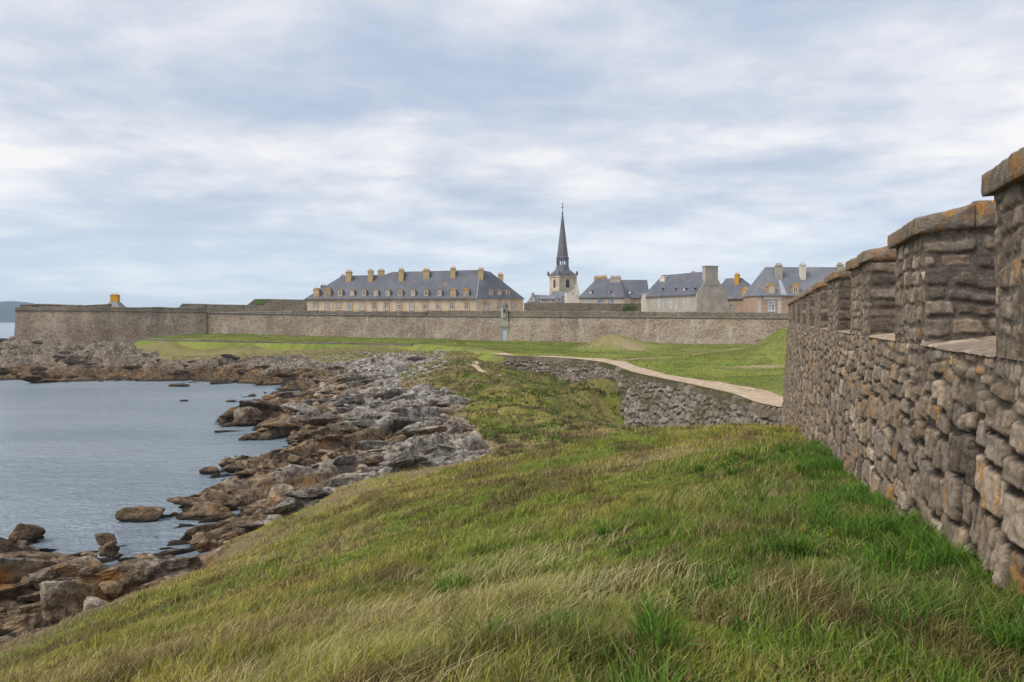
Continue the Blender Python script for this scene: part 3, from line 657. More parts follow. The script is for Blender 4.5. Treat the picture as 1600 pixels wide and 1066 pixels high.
for i, (a, b) in enumerate(MER):
    dv = .016 if i < 2 else (.025 if i < 4 else .05)
    p = Pan()
    def pad(n_, m_): return np.minimum(np.minimum(np.arange(n_), np.arange(n_)[::-1])[:, None]*1.0, 99)
    vs = np.append(np.arange(ZS, CB+.05, dv), CB+.05)
    us = np.linspace(a, b, max(int((b-a)/dv/1.2), 12)); U, V_ = np.meshgrid(us, vs, indexing='ij')
    dsp, col, li = stone_field(U, V_, a, b, ZS-.1, CB, f_mer, 40+i); fade = sstep(np.minimum(U-a, b-U), 0, .03)
    p.grid(W3(A_-dsp*fade-.0, U, V_), col, li*.5)
    col0 = (fade < .5)
    os_ = np.linspace(0, THK, max(int(THK/dv/1.0), 14)); O, V2 = np.meshgrid(os_, vs, indexing='ij')
    for (uu, sg) in ((a, -1), (b, 1)):
        dsp, col, li = stone_field(O, V2+sg, 0, THK, ZS-.1+sg, CB+sg, f_end, 70+i*2+sg, .05, .0, (.22, .20, .175), 1.4); fade = sstep(np.minimum(O, THK-O), 0, .03)
        # darker long blocks bedded in pale mortar
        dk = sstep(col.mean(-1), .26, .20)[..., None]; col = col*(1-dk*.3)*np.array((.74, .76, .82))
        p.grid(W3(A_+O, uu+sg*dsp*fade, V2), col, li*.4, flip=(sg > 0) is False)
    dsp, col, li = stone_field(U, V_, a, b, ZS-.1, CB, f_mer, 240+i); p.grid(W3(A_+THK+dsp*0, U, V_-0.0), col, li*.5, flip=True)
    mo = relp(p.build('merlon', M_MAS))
    # coping: sloping outer slabs and a flat inner slab
    cp = Pan(); rg = random.Random(i*3+1)
    def slab(o0, o1, u0, u1, zb0, zt0, zb1, zt1, seed, flat=False):
        """rounded, chipped slab: o across the wall, u along; cross-section from (o0: zb0..zt0) to (o1: zb1..zt1)"""
        n = 40 if i < 2 else 16; m_ = 16 if i < 2 else 8
        # ring around cross-section in (o, z)
        corners = [(o0, zb0), (o0, zt0), (o1, zt1), (o1, zb1)]; ring = []
        for j in range(4):
            A = np.array(corners[j]); B = np.array(corners[(j+1) % 4])
            for t in np.linspace(0, 1, m_, endpoint=False): ring.append(A*(1-t)+B*t)
        ring = np.array(ring); cen = ring.mean(0); ring = np.vstack([ring, ring[:1]])
        uu = np.concatenate([[u0+.0], np.linspace(u0, u1, n), [u1-.0]]); P = np.zeros((len(uu), len(ring), 3))
        for a_i, uq in enumerate(uu):
            e = min(uq-u0, u1-uq); inset = .035*math.exp(-max(e, 0)/.02)
            sc = 1.0
            if a_i in (0, len(uu)-1): rr_ = cen+(ring-cen)*.02
            else:
                dv_ = ring-cen; l_ = np.linalg.norm(dv_, axis=1)[:, None]; rr_ = cen+dv_*(1-inset/np.maximum(l_, .05))
            o_ = rr_[:, 0]; z_ = rr_[:, 1]
            # round the corners
            cd = np.min(np.stack([np.hypot(o_-c[0], z_-c[1]) for c in corners]), 0); k = .012*np.exp(-cd/.02)
            dv_ = rr_-cen; dv_ /= np.maximum(np.linalg.norm(dv_, axis=1), .05)[:, None]; o_ = o_-dv_[:, 0]*k; z_ = z_-dv_[:, 1]*k
            nz = (fbm(o_*5+seed, uq*5+z_*5, 4, seed)-.5)*.055
            P[a_i] = W3(A_+o_+dv_[:, 0]*nz, uq+0*o_, z_+dv_[:, 1]*nz)
        base = np.array(rg.choice([(.23, .2, .17), (.2, .185, .17), (.26, .22, .18)])); cc = np.zeros(P.shape)+base
        cp.grid(P, cc, np.ones(P.shape[:2])*1.65)
    ov = .11; nsl = 2 if b-a < 2.6 else 3; cut = [a-ov+.04]+sorted(a+(b-a)*(k+1)/nsl+rg.uniform(-.12, .12) for k in range(nsl-1))+[b+ov-.04]
    for k in range(nsl):
        dz = rg.uniform(-.02, .02); slab(-ov, .52, cut[k]+.006, cut[k+1]-.006, CB+.0+dz, CB+.19+dz, CB+.03, CB+.33+dz, i*10+k)
        slab(.50, THK+.08, cut[k]+.02, cut[k+1]-.02, CB+.03, CB+.36+dz, CB+.03, CB+.37+dz, i*10+k+5)
    co = cp.build('coping', M_MAS); co.parent = mo

# ---------------------------------------------------------------- sea revetment carrying the path
def f_rev(v): return (.45, .85, .5, 1.3, .20, 1.3, .10)
rev = empty('revetment_wall', tuple(Vector(ES[corner][:3])+Vector((0, 0, H-4))), 0, 'curved battered stone revetment with a dark mortared rim below the sandy path', 'retaining wall')
def rev_part(name, fn_v, mt, stone, idx=slice(0, corner+26)):
    pass
q = ES[0:corner+4]; s = ESs[0:corner+4]; out = -INW[0:corner+4]
ss = np.arange(s[0], s[-1], .11); QX = np.interp(ss, s, q[:, 0]); QY = np.interp(ss, s, q[:, 1]); QZ = np.interp(ss, s, q[:, 2]); OX = np.interp(ss, s, out[:, 0]); OY = np.interp(ss, s, out[:, 1])
vs = np.arange(0, 6.0, .075); SS, VV = np.meshgrid(ss, vs, indexing='ij')
dsp, col, li = stone_field(SS, -VV, ss[0], ss[-1], -6.2, 0, f_rev, 501, .16, 1.6)
col = lerp3(col*.0+col.mean(-1, keepdims=True)*1.15, (.17, .165, .155), np.full(SS.shape, .25)); col = col*np.array((.90, .90, .88)); li = li*.4
offo = .25+VV*.42+dsp; zz = QZ[:, None]-.42-VV
P3 = np.stack([QX[:, None]+OX[:, None]*offo, QY[:, None]+OY[:, None]*offo, zz+H], -1); pp = Pan(); pp.grid(P3, col, li)
o = pp.build('stone_facing', M_MAS); o.parent = rev; o.location = -Vector(rev.location)
# the rim: rough mortared band with a rounded top edge
prof = [(.50, -.75), (.34, -.55), (.24, -.38), (.14, -.2), (.08, -.05), (.02, .06), (-.18, .10), (-.42, .06), (-.5, -.2)]
PR = []
for (oo, zo) in prof:
    nz = (fbm(ss*.9, ss*0+zo*3, 5, 66, .65)-.5)*.6*(0.35 if zo > -.1 else 1)
    PR.append(np.stack([QX+OX*(oo+nz), QY+OY*(oo+nz), QZ+zo+H+(nz*.5 if zo < -.9 else nz*.2)], -1))
PR = np.stack(PR, 1); o = mesh_np('rim', PR.reshape(-1, 3), grid_faces(*PR.shape[:2])[:, ::-1], M_CONC, rev); o.location = -Vector(rev.location)

# ---------------------------------------------------------------- low sea wall on the far shore
def ribbon(pts, half, h0, h1, step=1.0):
    """solid wall along a polyline: pts (x,y,z) list"""
    P = np.array(pts, float); s = np.concatenate([[0], np.cumsum(np.linalg.norm(np.diff(P[:, :2], axis=0), axis=1))]); q = np.arange(0, s[-1], step)
    X = np.interp(q, s, P[:, 0]); Y = np.interp(q, s, P[:, 1]); Z = np.interp(q, s, P[:, 2]); g_ = np.stack([np.gradient(X), np.gradient(Y)], 1); g_ /= np.linalg.norm(g_, axis=1)[:, None]; nn = np.stack([g_[:, 1], -g_[:, 0]], 1)
    rows = []
    for (o_, z_) in ((-half, h0), (-half, h1), (half, h1), (half, h0)):
        rows.append(np.stack([X+nn[:, 0]*o_, Y+nn[:, 1]*o_, Z+z_+H+(fbm(q*.3, q*0, 3, 12)-.5)*.18], -1))
    return np.stack(rows, 1)
tail = ES[corner+110:]
rb = ribbon(tail, .3, -1.2, .30)
o = mesh_np('low_sea_wall', rb.reshape(-1, 3)-np.array((tail[0][0], tail[0][1], H-7)), grid_faces(*rb.shape[:2]), M_CORD, smooth=False); o.location = (tail[0][0], tail[0][1], H-7)
tag(o, 'low pale stone kerb wall running below the green strip at the foot of the far rampart', 'low wall')

# ---------------------------------------------------------------- far ramparts
def curtain(name, label, pts, cat='fortress wall', par_h=None, back=6.0, cord=True):
    """pts: (px, py_parapet_top, py_cordon, py_base, D).  battered face > masonry, cordon, parapet"""
    base = at(pts[0][0], pts[0][3], pts[0][4]); root = empty(name, tuple(base), 0, label, cat)
    # densify
    Pn = []
    for i in range(len(pts)-1):
        a = pts[i]; b = pts[i+1]; pa = at(a[0], a[1], a[4]); pb = at(b[0], b[1], b[4])
        ca, cb_ = at(a[0], a[2], a[4]).z, at(b[0], b[2], b[4]).z; ba, bb = at(a[0], a[3], a[4]).z, at(b[0], b[3], b[4]).z
        for t in np.linspace(0, 1, 24, endpoint=(i == len(pts)-2)):
            Pn.append((pa.x*(1-t)+pb.x*t, pa.y*(1-t)+pb.y*t, pa.z*(1-t)+pb.z*t, ca*(1-t)+cb_*t, ba*(1-t)+bb*t))
    Pn = np.array(Pn); g_ = np.gradient(Pn[:, :2], axis=0); g_ /= np.linalg.norm(g_, axis=1)[:, None]; nn = np.stack([g_[:, 1], -g_[:, 0]], 1)
    if nn[:, 1].mean() > 0: nn = -nn
    def part(nm, prof, mt):
        rows = []
        for (o_, fz) in prof:
            z = fz(Pn); jit = (fbm(Pn[:, 0]*.8, z*.8, 3, 19)-.5)*.12
            rows.append(np.stack([Pn[:, 0]+nn[:, 0]*(o_+jit*0), Pn[:, 1]+nn[:, 1]*(o_+jit*0), z], -1)-np.array(base))
        G = np.stack(rows, 1); return mesh_np(nm, G.reshape(-1, 3), grid_faces(*G.shape[:2]), mt, root, smooth=False)
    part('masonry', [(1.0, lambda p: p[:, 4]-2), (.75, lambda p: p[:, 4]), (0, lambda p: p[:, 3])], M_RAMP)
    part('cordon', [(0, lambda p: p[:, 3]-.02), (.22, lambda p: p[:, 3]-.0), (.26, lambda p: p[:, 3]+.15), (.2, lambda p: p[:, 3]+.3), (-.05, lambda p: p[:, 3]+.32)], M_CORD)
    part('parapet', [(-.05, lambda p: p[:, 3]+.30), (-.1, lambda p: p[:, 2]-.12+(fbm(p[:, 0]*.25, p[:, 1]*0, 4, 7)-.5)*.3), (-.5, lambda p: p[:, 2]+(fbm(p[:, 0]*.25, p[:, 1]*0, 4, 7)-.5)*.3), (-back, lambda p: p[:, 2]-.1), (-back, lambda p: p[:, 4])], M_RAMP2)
    return root, base
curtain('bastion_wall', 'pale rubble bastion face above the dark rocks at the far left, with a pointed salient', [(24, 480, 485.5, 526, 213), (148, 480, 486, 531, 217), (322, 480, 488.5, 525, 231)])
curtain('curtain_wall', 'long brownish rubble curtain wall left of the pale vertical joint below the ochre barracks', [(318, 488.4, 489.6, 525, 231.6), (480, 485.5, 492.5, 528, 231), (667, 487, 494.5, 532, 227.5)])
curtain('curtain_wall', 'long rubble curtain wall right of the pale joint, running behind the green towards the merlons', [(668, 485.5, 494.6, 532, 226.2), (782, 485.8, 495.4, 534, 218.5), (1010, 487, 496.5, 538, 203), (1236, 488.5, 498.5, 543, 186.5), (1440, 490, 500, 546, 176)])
# pale quoin strip at the joint
mb = MB(); q0 = at(668, 532, 226.0)
for k in range(13): mb.box(-.35-.25*(k % 2), .38, -.75+.058*k-.06, .2, k*.55, k*.55+.53)
tag(mb.build('quoin_pier', M_GREY, None, tuple(q0+Vector((0, 0, -.5)))), 'pale dressed quoin stones marking the step in the far curtain wall', 'quoin')
# inner works seen over the parapet
def block_wall(name, label, pts, back, mt, cat='wall', h=6):
    """pts (px, py_top, D)"""
    b0 = at(pts[0][0], pts[0][1], pts[0][2]); mb = MB()
    T_ = [at(*p_) for p_ in pts]
    for i in range(len(T_)-1):
        a, b = T_[i], T_[i+1]; dn = Vector((0, back, 0))
        lo = lambda v: Vector((v.x, v.y, v.z-h))
        mb.poly([lo(a)-b0, lo(b)-b0, b-b0, a-b0]); mb.poly([a-b0, b-b0, b+dn-b0, a+dn-b0])
        if i == 0: mb.poly([lo(a)-b0, a-b0, a+dn-b0, lo(a)+dn-b0])
        if i == len(T_)-2: mb.poly([lo(b)-b0, lo(b)+dn-b0, b+dn-b0, b-b0])
        mb.poly([lo(a)+dn-b0, a+dn-b0, b+dn-b0, lo(b)+dn-b0])
    return tag(mb.build(name, mt, None, tuple(b0)), label, cat)
block_wall('inner_wall', 'low flat-topped dark wall end showing over the bastion parapet', [(280, 479.5, 262), (285, 474.5, 262), (320.5, 475.2, 262)], 5, M_RAMP2)
block_wall('inner_wall', 'second parapet stretch right of the narrow notch over the left curtain wall', [(323.5, 475.5, 250), (384, 476.5, 250), (482, 477.5, 246)], 4, M_RAMP2)
block_wall('earth_rampart', 'trapezoid earth-topped rampart rising left of the ochre barracks', [(387, 476, 268), (398, 467.5, 268), (415, 467.2, 268), (482, 468.5, 268)], 10, M_RAMP2, 'rampart')
o = block_wall('grass_cap', 'small green turf patch on the slope of the earth-topped rampart', [(397, 475.8, 267.6), (402, 468.0, 267.6), (421, 468.0, 267.6), (411, 475.8, 267.6)], .2, M_TURF, 'turf', .3)
C.objects.unlink(o); bpy.data.objects.remove(o)
GM_ = MB(); z0 = at(397, 475.8, 267.9)
GM_.poly([at(397, 475.8, 267.8)-z0, at(410, 475.8, 267.8)-z0, at(422, 468.0, 267.95)-z0, at(402, 468.0, 267.95)-z0])
def f_tp(n, b): n.set(b, 'Base Color', n.mix(n.noise(wpos(n), .8, 5.0), (.06, .11, .02), (.12, .15, .04)))
M_TP = mat('green_turf', f_tp, .95, .1)
tag(GM_.build('turf_patch', M_TP, None, tuple(z0)), 'small green turf patch on the slope of the earth-topped rampart', 'turf')
block_wall('inner_wall', 'dark stone inner wall between the ochre barracks and the grey slate chapel', [(819, 473.5, 262), (900, 473.5, 262), (940, 474.5, 262), (1008, 474.5, 262)], 3, M_RAMP2)
# crenels on the far left parapet
mer = empty('parapet_block', tuple(at(30, 485, 199)), 0)
C.objects.unlink(mer); bpy.data.objects.remove(mer)
for k, (xa, xb, ya, yb, lb) in enumerate(((31, 56, 476.2, 475.6, 'first low parapet block from the seaward end of the bastion'), (61, 121, 475.6, 477.5, 'longest low parapet block on top of the bastion, between two notches'), (125, 166, 477.8, 475.6, 'parapet block on the bastion just left of the yellow chimney'))):
    a = at(xa, ya, 216.5); b = at(xb, yb, 218.5); mb = MB(); L_ = (b-a).length
    mb.poly([(0, 0, -1.6), (b.x-a.x, b.y-a.y, -1.6+b.z-a.z), (b.x-a.x, b.y-a.y, b.z-a.z), (0, 0, 0)]); mb.poly([(0, 0, 0), (b.x-a.x, b.y-a.y, b.z-a.z), (b.x-a.x, b.y-a.y+3, b.z-a.z+.2), (0, 3, .2)])
    mb.poly([(0, 0, -1.6), (0, 0, 0), (0, 3, .2), (0, 3, -1.6)]); mb.poly([(b.x-a.x, b.y-a.y, b.z-a.z-1.6), (b.x-a.x, b.y-a.y+3, b.z-a.z-1.6), (b.x-a.x, b.y-a.y+3, b.z-a.z+.2), (b.x-a.x, b.y-a.y, b.z-a.z)])
    tag(mb.build('parapet_block', M_RAMP2, None, tuple(a)), lb, 'parapet', 'parapet blocks on the bastion')
# sentry house with yellow chimney on the bastion
b0 = at(180, 482.5, 224.0); gh = empty('guard_house', tuple(b0), 0, 'little slate pyramid roof with a bright yellow chimney on the bastion', 'building')
mb = MB(); mb.lathe(0, 0, [(4.4, -.9), (3.0, .45), (1.5, 1.75), (.7, 2.2)], 4, R(45)); mb.build('roof', M_SLATE2, gh)
mb = MB(); mb.box(-1.05, .98, -.75, .75, .9, 3.7); mb.box(-1.13, 1.06, -.83, .83, 3.7, 3.92); cq = mb.build('chimney', M_LICH, gh)
for k in range(4):
    mb = MB(); mb.lathe(-.75+.48*k, 0, [(.13, 3.9), (.11, 4.25)], 7); mb.build('chimney_pot', M_POT, cq)

# echauguette (sentry turret) and the pale door under it
b0 = at(788, 533, 217.3); tu = empty('sentry_turret', tuple(b0), 0, 'grey stone sentry turret on a pilaster with a pale blue arched door below', 'turret')
mb = MB(); mb.box(-1.15, -.72, -.35, .8, -.6, 3.9); mb.box(.72, 1.15, -.35, .8, -.6, 3.9); mb.box(-1.15, 1.15, -.3, .8, 3.3, 5.0); mb.box(-1.2, 1.2, -.5, .8, 3.95, 4.25)
mb.box(-1.0, 1.0, -.25, .8, 5.0, 7.2)
mb.build('pilaster', M_GREY, tu)
mb = MB(); mb.lathe(0, .35, [(.9, 6.1), (1.0, 6.5), (1.0, 9.0), (1.12, 9.1), (1.12, 9.3)], 8, R(22.5)); tq = mb.build('turret_body', M_GREY, tu)
mb = MB(); mb.lathe(0, .35, [(1.12, 9.3), (1.05, 9.7), (.75, 10.3), (.3, 10.75), (.08, 11.1)], 8, R(22.5)); mb.build('dome', M_CORD, tu)
mb = MB(); mb.box(-.25, .25, -.62, -.5, 7.6, 8.6); mb.build('loophole', M_DARK, tq)
mb = MB(); mb.v = []; pts = [(-.72, 0), (.72, 0), (.72, 2.9)]+[(.72*math.cos(R(t)), 2.9+.5*math.sin(R(t))) for t in range(15, 180, 15)]+[(-.72, 2.9)]
mb.poly([(x, -.12, z) for x, z in pts]); mb.build('door', M_DOOR, tu)
mb = MB(); mb.box(-.7, .7, -.35, .3, -.6, -.02); mb.build('doorstep', M_QUOIN, tu)

# ---------------------------------------------------------------- town ground
mb = MB(); mb.poly([(-84, 245, H-1.6), (-84, 420, H-1.6), (260, 420, H-1.6), (260, 182, H-1.6), (62, 188, H-1.6), (0, 222, H-1.6)]); tag(mb.build('courtyard', M_PATH), kind='structure')

# ---------------------------------------------------------------- buildings
def line_s(px, p0, p1):
    """distance along the front p0->p1 where the photo column px crosses it"""
    k = (px-800)/F; d = p1-p0; t = (k*p0.y-p0.x)/(d.x-k*d.y); return t*math.hypot(d.x, d.y)
class House:
    def __init__(s, name, label, pA, DA, pB, DB, depth, wall, roofm, z_g=-1.6):
        s.p0 = Vector(((pA-800)/F*DA, DA, 0)); s.p1 = Vector(((pB-800)/F*DB, DB, 0)); d = s.p1-s.p0; s.len = d.length; s.ang = math.atan2(d.y, d.x)
        s.root = empty(name, (s.p0.x, s.p0.y, H+z_g), s.ang, label, 'building'); s.depth = depth; s.wall = wall; s.roofm = roofm; s.zg = z_g
    def s(self, px): return line_s(px, self.p0, self.p1)
    def z(self, py, px=None, back=0.0):
        """height above house ground of photo row py on the facade line (plus 'back' metres behind it)"""
        t = (self.s(px) if px is not None else self.len/2)/self.len; D = self.p0.y*(1-t)+self.p1.y*t+back*math.cos(self.ang); return -(py-499)/F*D-self.zg
    def walls(self, ze, parts=None):
        mb = MB(); mb.box(0, self.len, 0, self.depth, -.5, ze); return mb.build('wall', self.wall, self.root)
    def roof(self, ze, zr, hl=0.0, hr=0.0, ov=.35, ridge_y=None, mt=None, name='roof', thick=.12):
        """ridge parallel to the facade; hl/hr = hip run at each end (0 = gable)"""
        L_ = self.len; d = self.depth; ry = ridge_y or d/2; mb = MB()
        e = [(-ov, -ov), (L_+ov, -ov), (L_+ov, d+ov), (-ov, d+ov)]; r0 = (hl if hl else -ov, ry); r1 = (L_-hr if hr else L_+ov, ry)
        zl = ze-.1
        E = [(x, y, zl) for x, y in e]; R0 = (*r0, zr); R1 = (*r1, zr)
        mb.poly([E[0], E[1], R1, R0]); mb.poly([E[2], E[3], R0, R1]); mb.poly([E[1], E[2], R1]); mb.poly([E[3], E[0], R0]); mb.poly([E[3], E[2], E[1], E[0]])
        self.ze, self.zr, self.ry, self.ov = zl, zr, ry, ov
        ob = mb.build(name, mt or self.roofm, self.root)
        g = MB(); g.box(-ov-.08, L_+ov+.08, -ov-.12, -ov+.02, zl-.2, zl-.02); g.build('gutter', M_DARK if False else M_SPIRE, self.root)
        return ob
    def roof_y(self, z): return -self.ov+(z-self.ze)/(self.zr-self.ze)*(self.ry+self.ov)
    def window(self, px, zc, w_, h_, surround=None, arched=False, sill=True, dark=False):
        x = self.s(px); x0, x1 = x-w_/2, x+w_/2; z0, z1 = zc-h_/2, zc+h_/2; mb = MB()
        t = .09
        mb.box(x0, x0+t, -.07, .05, z0, z1); mb.box(x1-t, x1, -.07, .05, z0, z1); mb.box(x0+t, x1-t, -.07, .05, z1-t, z1); mb.box(x0+t, x1-t, -.07, .05, z0, z0+t)
        mb.box(x-.05, x+.05, -.065, .05, z0+t, z1-t)
        for k in (1, 2): mb.box(x0+t, x1-t, -.062, .05, z0+h_*k/3-.025, z0+h_*k/3+.025)
        wo = mb.build('window', M_WHITE if not dark else M_LEAD, self.root)
        mb = MB(); mb.poly([(x0+t, -.02, z0+t), (x1-t, -.02, z0+t), (x1-t, -.02, z1-t), (x0+t, -.02, z1-t)]); mb.build('pane', M_GLASS, wo)
        if surround:
            mb = MB(); b_ = .28; mb.box(x0-b_, x0, -.10, .03, z0-.1, z1+b_); mb.box(x1, x1+b_, -.10, .03, z0-.1, z1+b_); mb.box(x0, x1, -.103, .03, z1, z1+b_)
            mb.box(x0-b_-.05, x1+b_+.05, -.16, .03, z0-.28, z0-.1); mb.build('surround', surround, wo)
            if sill: mb = MB(); mb.box(x0-.1, x1+.1, -.2, -.08, z0-.09, z0+.03); mb.build('sill', M_WHITE, wo)
    def dormer(self, px, zb, w_, h_, front, win=(.8, 1.3), ped=.5, white=True):
        """stone-fronted dormer standing on the roof slope"""
        x = self.s(px); yb = self.roof_y(zb)-.05; x0, x1 = x-w_/2, x+w_/2; z1 = zb+h_; yt = self.roof_y(z1); mb = MB()
        mb.box(x0, x1, yb, yb+.25, zb-.25, z1)
        mb.poly([(x0, yb+.25, zb-.2), (x0, yb+.25, z1), (x0, yt+.3, z1)]); mb.poly([(x1, yb+.25, zb-.2), (x1, yt+.3, z1), (x1, yb+.25, z1)])
        n = 6; arc = [(x0-.1, z1), (x1+.1, z1)]+[(x+(w_/2+.1)*math.cos(R(a)), z1+ped*math.sin(R(a))) for a in (30, 60, 90, 120, 150)]
        mb.poly([(a, yb-.06, b) for a, b in arc])
        dm = mb.build('dormer', front, self.root)
        yr = self.roof_y(z1+ped); mb = MB(); rp = [(x-(w_/2+.18), z1-.03), (x-(w_/2+.1)*.5, z1+ped*.86), (x, z1+ped+.06), (x+(w_/2+.1)*.5, z1+ped*.86), (x+(w_/2+.18), z1-.03)]
        for a, b in zip(rp[:-1], rp[1:]): mb.poly([(a[0], yb-.10, a[1]), (b[0], yb-.10, b[1]), (b[0], max(yr, yt)+.4, b[1]), (a[0], max(yr, yt)+.4, a[1])])
        mb.build('dormer_roof', self.roofm, dm)
        ww, wh = win; mb = MB(); a0, a1 = x-ww/2, x+ww/2; c0 = zb+.12; c1 = c0+wh; t = .11
        mb.box(a0, a0+t, yb-.06, yb+.02, c0, c1); mb.box(a1-t, a1, yb-.06, yb+.02, c0, c1); mb.box(a0+t, a1-t, yb-.06, yb+.02, c1-t, c1); mb.box(a0+t, a1-t, yb-.06, yb+.02, c0, c0+t); mb.box(x-.045, x+.045, yb-.057, yb+.02, c0+t, c1-t)
        mb.build('window', M_WHITE if white else M_LEAD, dm)
        mb = MB(); mb.poly([(a0+t, yb-.02, c0+t), (a1-t, yb-.02, c0+t), (a1-t, yb-.02, c1-t), (a0+t, yb-.02, c1-t)]); mb.build('pane', M_GLASS, dm)
    def chimney(self, px, zt, zb, w_=1.4, d_=1.0, y=None, mt=M_CHIM, pots=3, potm=M_POT, cap=.12, pot_h=.55):
        x = self.s(px); y = self.ry if y is None else y; mb = MB(); mb.box(x-w_/2, x+w_/2, y-d_/2, y+d_/2, zb, zt-.3); mb.box(x-w_/2-cap, x+w_/2+cap, y-d_/2-cap, y+d_/2+cap, zt-.3, zt-.05); mb.box(x-w_/2+.05, x+w_/2-.05, y-d_/2+.05, y+d_/2-.05, zt-.05, zt+.06)
        c = mb.build('chimney', mt, self.root)
        for k in range(pots):
            xx = x+(k-(pots-1)/2)*w_/max(pots, 1)*.95; mb = MB(); mb.lathe(xx, y, [(.16, zt), (.13, zt+pot_h*.8), (.17, zt+pot_h)], 7); mb.build('chimney_pot', potm, c)
    def skylight(self, px, zb, w_=1.1, h_=.9):
        x = self.s(px); y = self.roof_y(zb)-.1; y2 = self.roof_y(zb+h_); mb = MB()
        mb.box(x-w_/2, x+w_/2, y, y+.12, zb, zb+h_*.9); mb.poly([(x-w_/2-.1, y-.1, zb+h_*.88), (x+w_/2+.1, y-.1, zb+h_*.88), (x+w_/2+.1, y2+.7, zb+h_*1.25), (x-w_/2-.1, y2+.7, zb+h_*1.25)])
        mb.poly([(x-w_/2, y, zb), (x-w_/2, y, zb+h_), (x-w_/2, y2+.6, zb+h_*1.2)]); mb.poly([(x+w_/2, y, zb), (x+w_/2, y2+.6, zb+h_*1.2), (x+w_/2, y, zb+h_)])
        dm = mb.build('dormer', M_SPIRE, self.root); mb = MB(); mb.box(x-w_/2+.12, x+w_/2-.25, y-.04, y-.01, zb+.1, zb+h_*.75); mb.build('pane', M_LEAD if random.random() < .5 else M_WHITE, dm)
    def quoins(self, px, z1, mt=M_QUOIN, w_=.6):
        x = self.s(px); mb = MB(); k = 0; z = 0
        while z < z1-.4:
            ww = w_ if k % 2 else w_*.62; mb.box(x-ww/2, x+ww/2, -.045, .2, z, z+.5); z += .53; k += 1
        mb.build('quoin', mt, self.root)

# --- barracks: one thing, front range and angled end range
bk = House('barracks', 'long ochre barracks with a blue slate roof, many dormers and yellow chimneys', 480, 246, 744, 240, 13, M_OCHRE, M_SLATE)
ze = bk.z(466.5); zr = bk.z(426.5, None, 6.5)
bk.walls(ze)
L_ = bk.len; mb = MB()
# angled end range in local coordinates
ca, sa = math.cos(-bk.ang), math.sin(-bk.ang)
def loc(px, D):
    v = Vector(((px-800)/F*D, D, 0))-bk.p0; return (v.x*ca-v.y*sa, v.x*sa+v.y*ca)
c1 = loc(817.5, 248.5); c2 = (c1[0]-5.5, c1[1]+11); mb.v = []
for a, b in (((L_, 0), c1), (c1, c2), (c2, (L_-2, 13))): mb.poly([(a[0], a[1], -.5), (b[0], b[1], -.5), (b[0], b[1], ze), (a[0], a[1], ze)])
mb.build('end_wall', M_OCHRE, bk.root)
zl = ze-.1; ov = .4; mb = MB(); lft = bk.s(479)
R1 = (bk.s(524), 6.5, bk.z(430.5, None, 6.5)); R15 = (bk.s(592), 6.5, bk.z(429.5, None, 6.5)); R2_ = (bk.s(604), 6.5, zr+.3); R3 = (L_+.2, 6.5, zr+.75); R4 = (L_+3.2, 7.6, zr+.2)
e0 = (-ov-.4, -ov, zl); e1 = (L_+.15, -ov, zl); e2 = (c1[0]+ov+.3, c1[1]-.15, zl); e3 = (c2[0]+ov, c2[1]+ov, zl); e4 = (-ov, 13+ov, zl); e5 = (L_-2, 13+ov, zl)
mb.poly([e0, e1, R3, R2_, R15, R1]); mb.poly([e1, e2, R4, R3]); mb.poly([e2, e3, R4]); mb.poly([e3, e5, R3, R4]); mb.poly([e5, e4, R1, R15, R2_, R3]); mb.poly([e4, e0, R1])
mb.build('roof', M_SLATE, bk.root); bk.ze, bk.zr, bk.ry, bk.ov = zl, zr+.2, 6.5, ov
mb = MB(); mb.box(-ov-.5, L_+.1, -ov-.14, -ov+.0, zl-.28, zl-.04); mb.build('cornice', M_SPIRE, bk.root)
mb = MB(); mb.poly([(L_+.05, -ov-.03, zl+.05), (L_+.25, -ov-.03, zl+.05), (R3[0]+.12, R3[1]-.06, R3[2]+.05), (R3[0]-.08, R3[1]-.06, R3[2]+.05)]); mb.build('lead_flashing', M_LEAD, bk.root)
for px in (493, 511, 529, 547, 566, 585, 604, 623.5, 643.5, 664, 684.5, 706, 729): bk.window(px, bk.z(478.2, px), 1.15, 2.15, M_ORANGE)
for px in (494, 511.5, 708, 728): bk.dormer(px, bk.z(463.6, px), 1.85, 1.9, M_ORANGE, (.8, 1.5), .75, px < 500 or px == 708)
for px in (531, 549.5, 568, 587, 605.5, 625, 645, 665.5, 686.5): bk.dormer(px, bk.z(462.8, px), 1.45, 1.55, M_ORANGE, (1.1, 1.5), .55)
for px, yt, yb_, wd in ((537, 424.5, 448, 1.7), (571.5, 423, 442, 1.5), (620.5, 421.5, 439, 1.5), (660.5, 421.5, 437, 1.9), (703, 419, 437, 1.5)):
    bk.chimney(px, bk.z(yt, px, 4.5), bk.z(yb_, px, 4.0)-1.5, wd, 1.3, 5.2, M_CHIM, 3)
for px, yt, wd in ((522, 431, 1.3), (583.5, 422.5, 1.9)): bk.chimney(px, bk.z(yt, px, 8.5), bk.z(440, px, 8), wd, 1.0, 8.5, M_CHIM, 3)
bk.chimney(747.5, bk.z(421, 747, 6), bk.z(440, 747, 6), 1.5, 1.4, 5.2, M_CHIM, 3); bk.chimney(775.5, bk.z(429.5, 775, 12), bk.z(443, 775, 12)-1.0, 1.5, 1.2, 10.0, M_CHIM, 3)
bk.chimney(499, bk.z(446, 499, 1.5), bk.z(456, 499, 2), 1.6, .8, 3.6, M_SLATE2, 2, M_POT, .1, .4)
bk.quoins(483, ze, M_QUOIN, .5); bk.quoins(520, ze, M_GREY, .35)
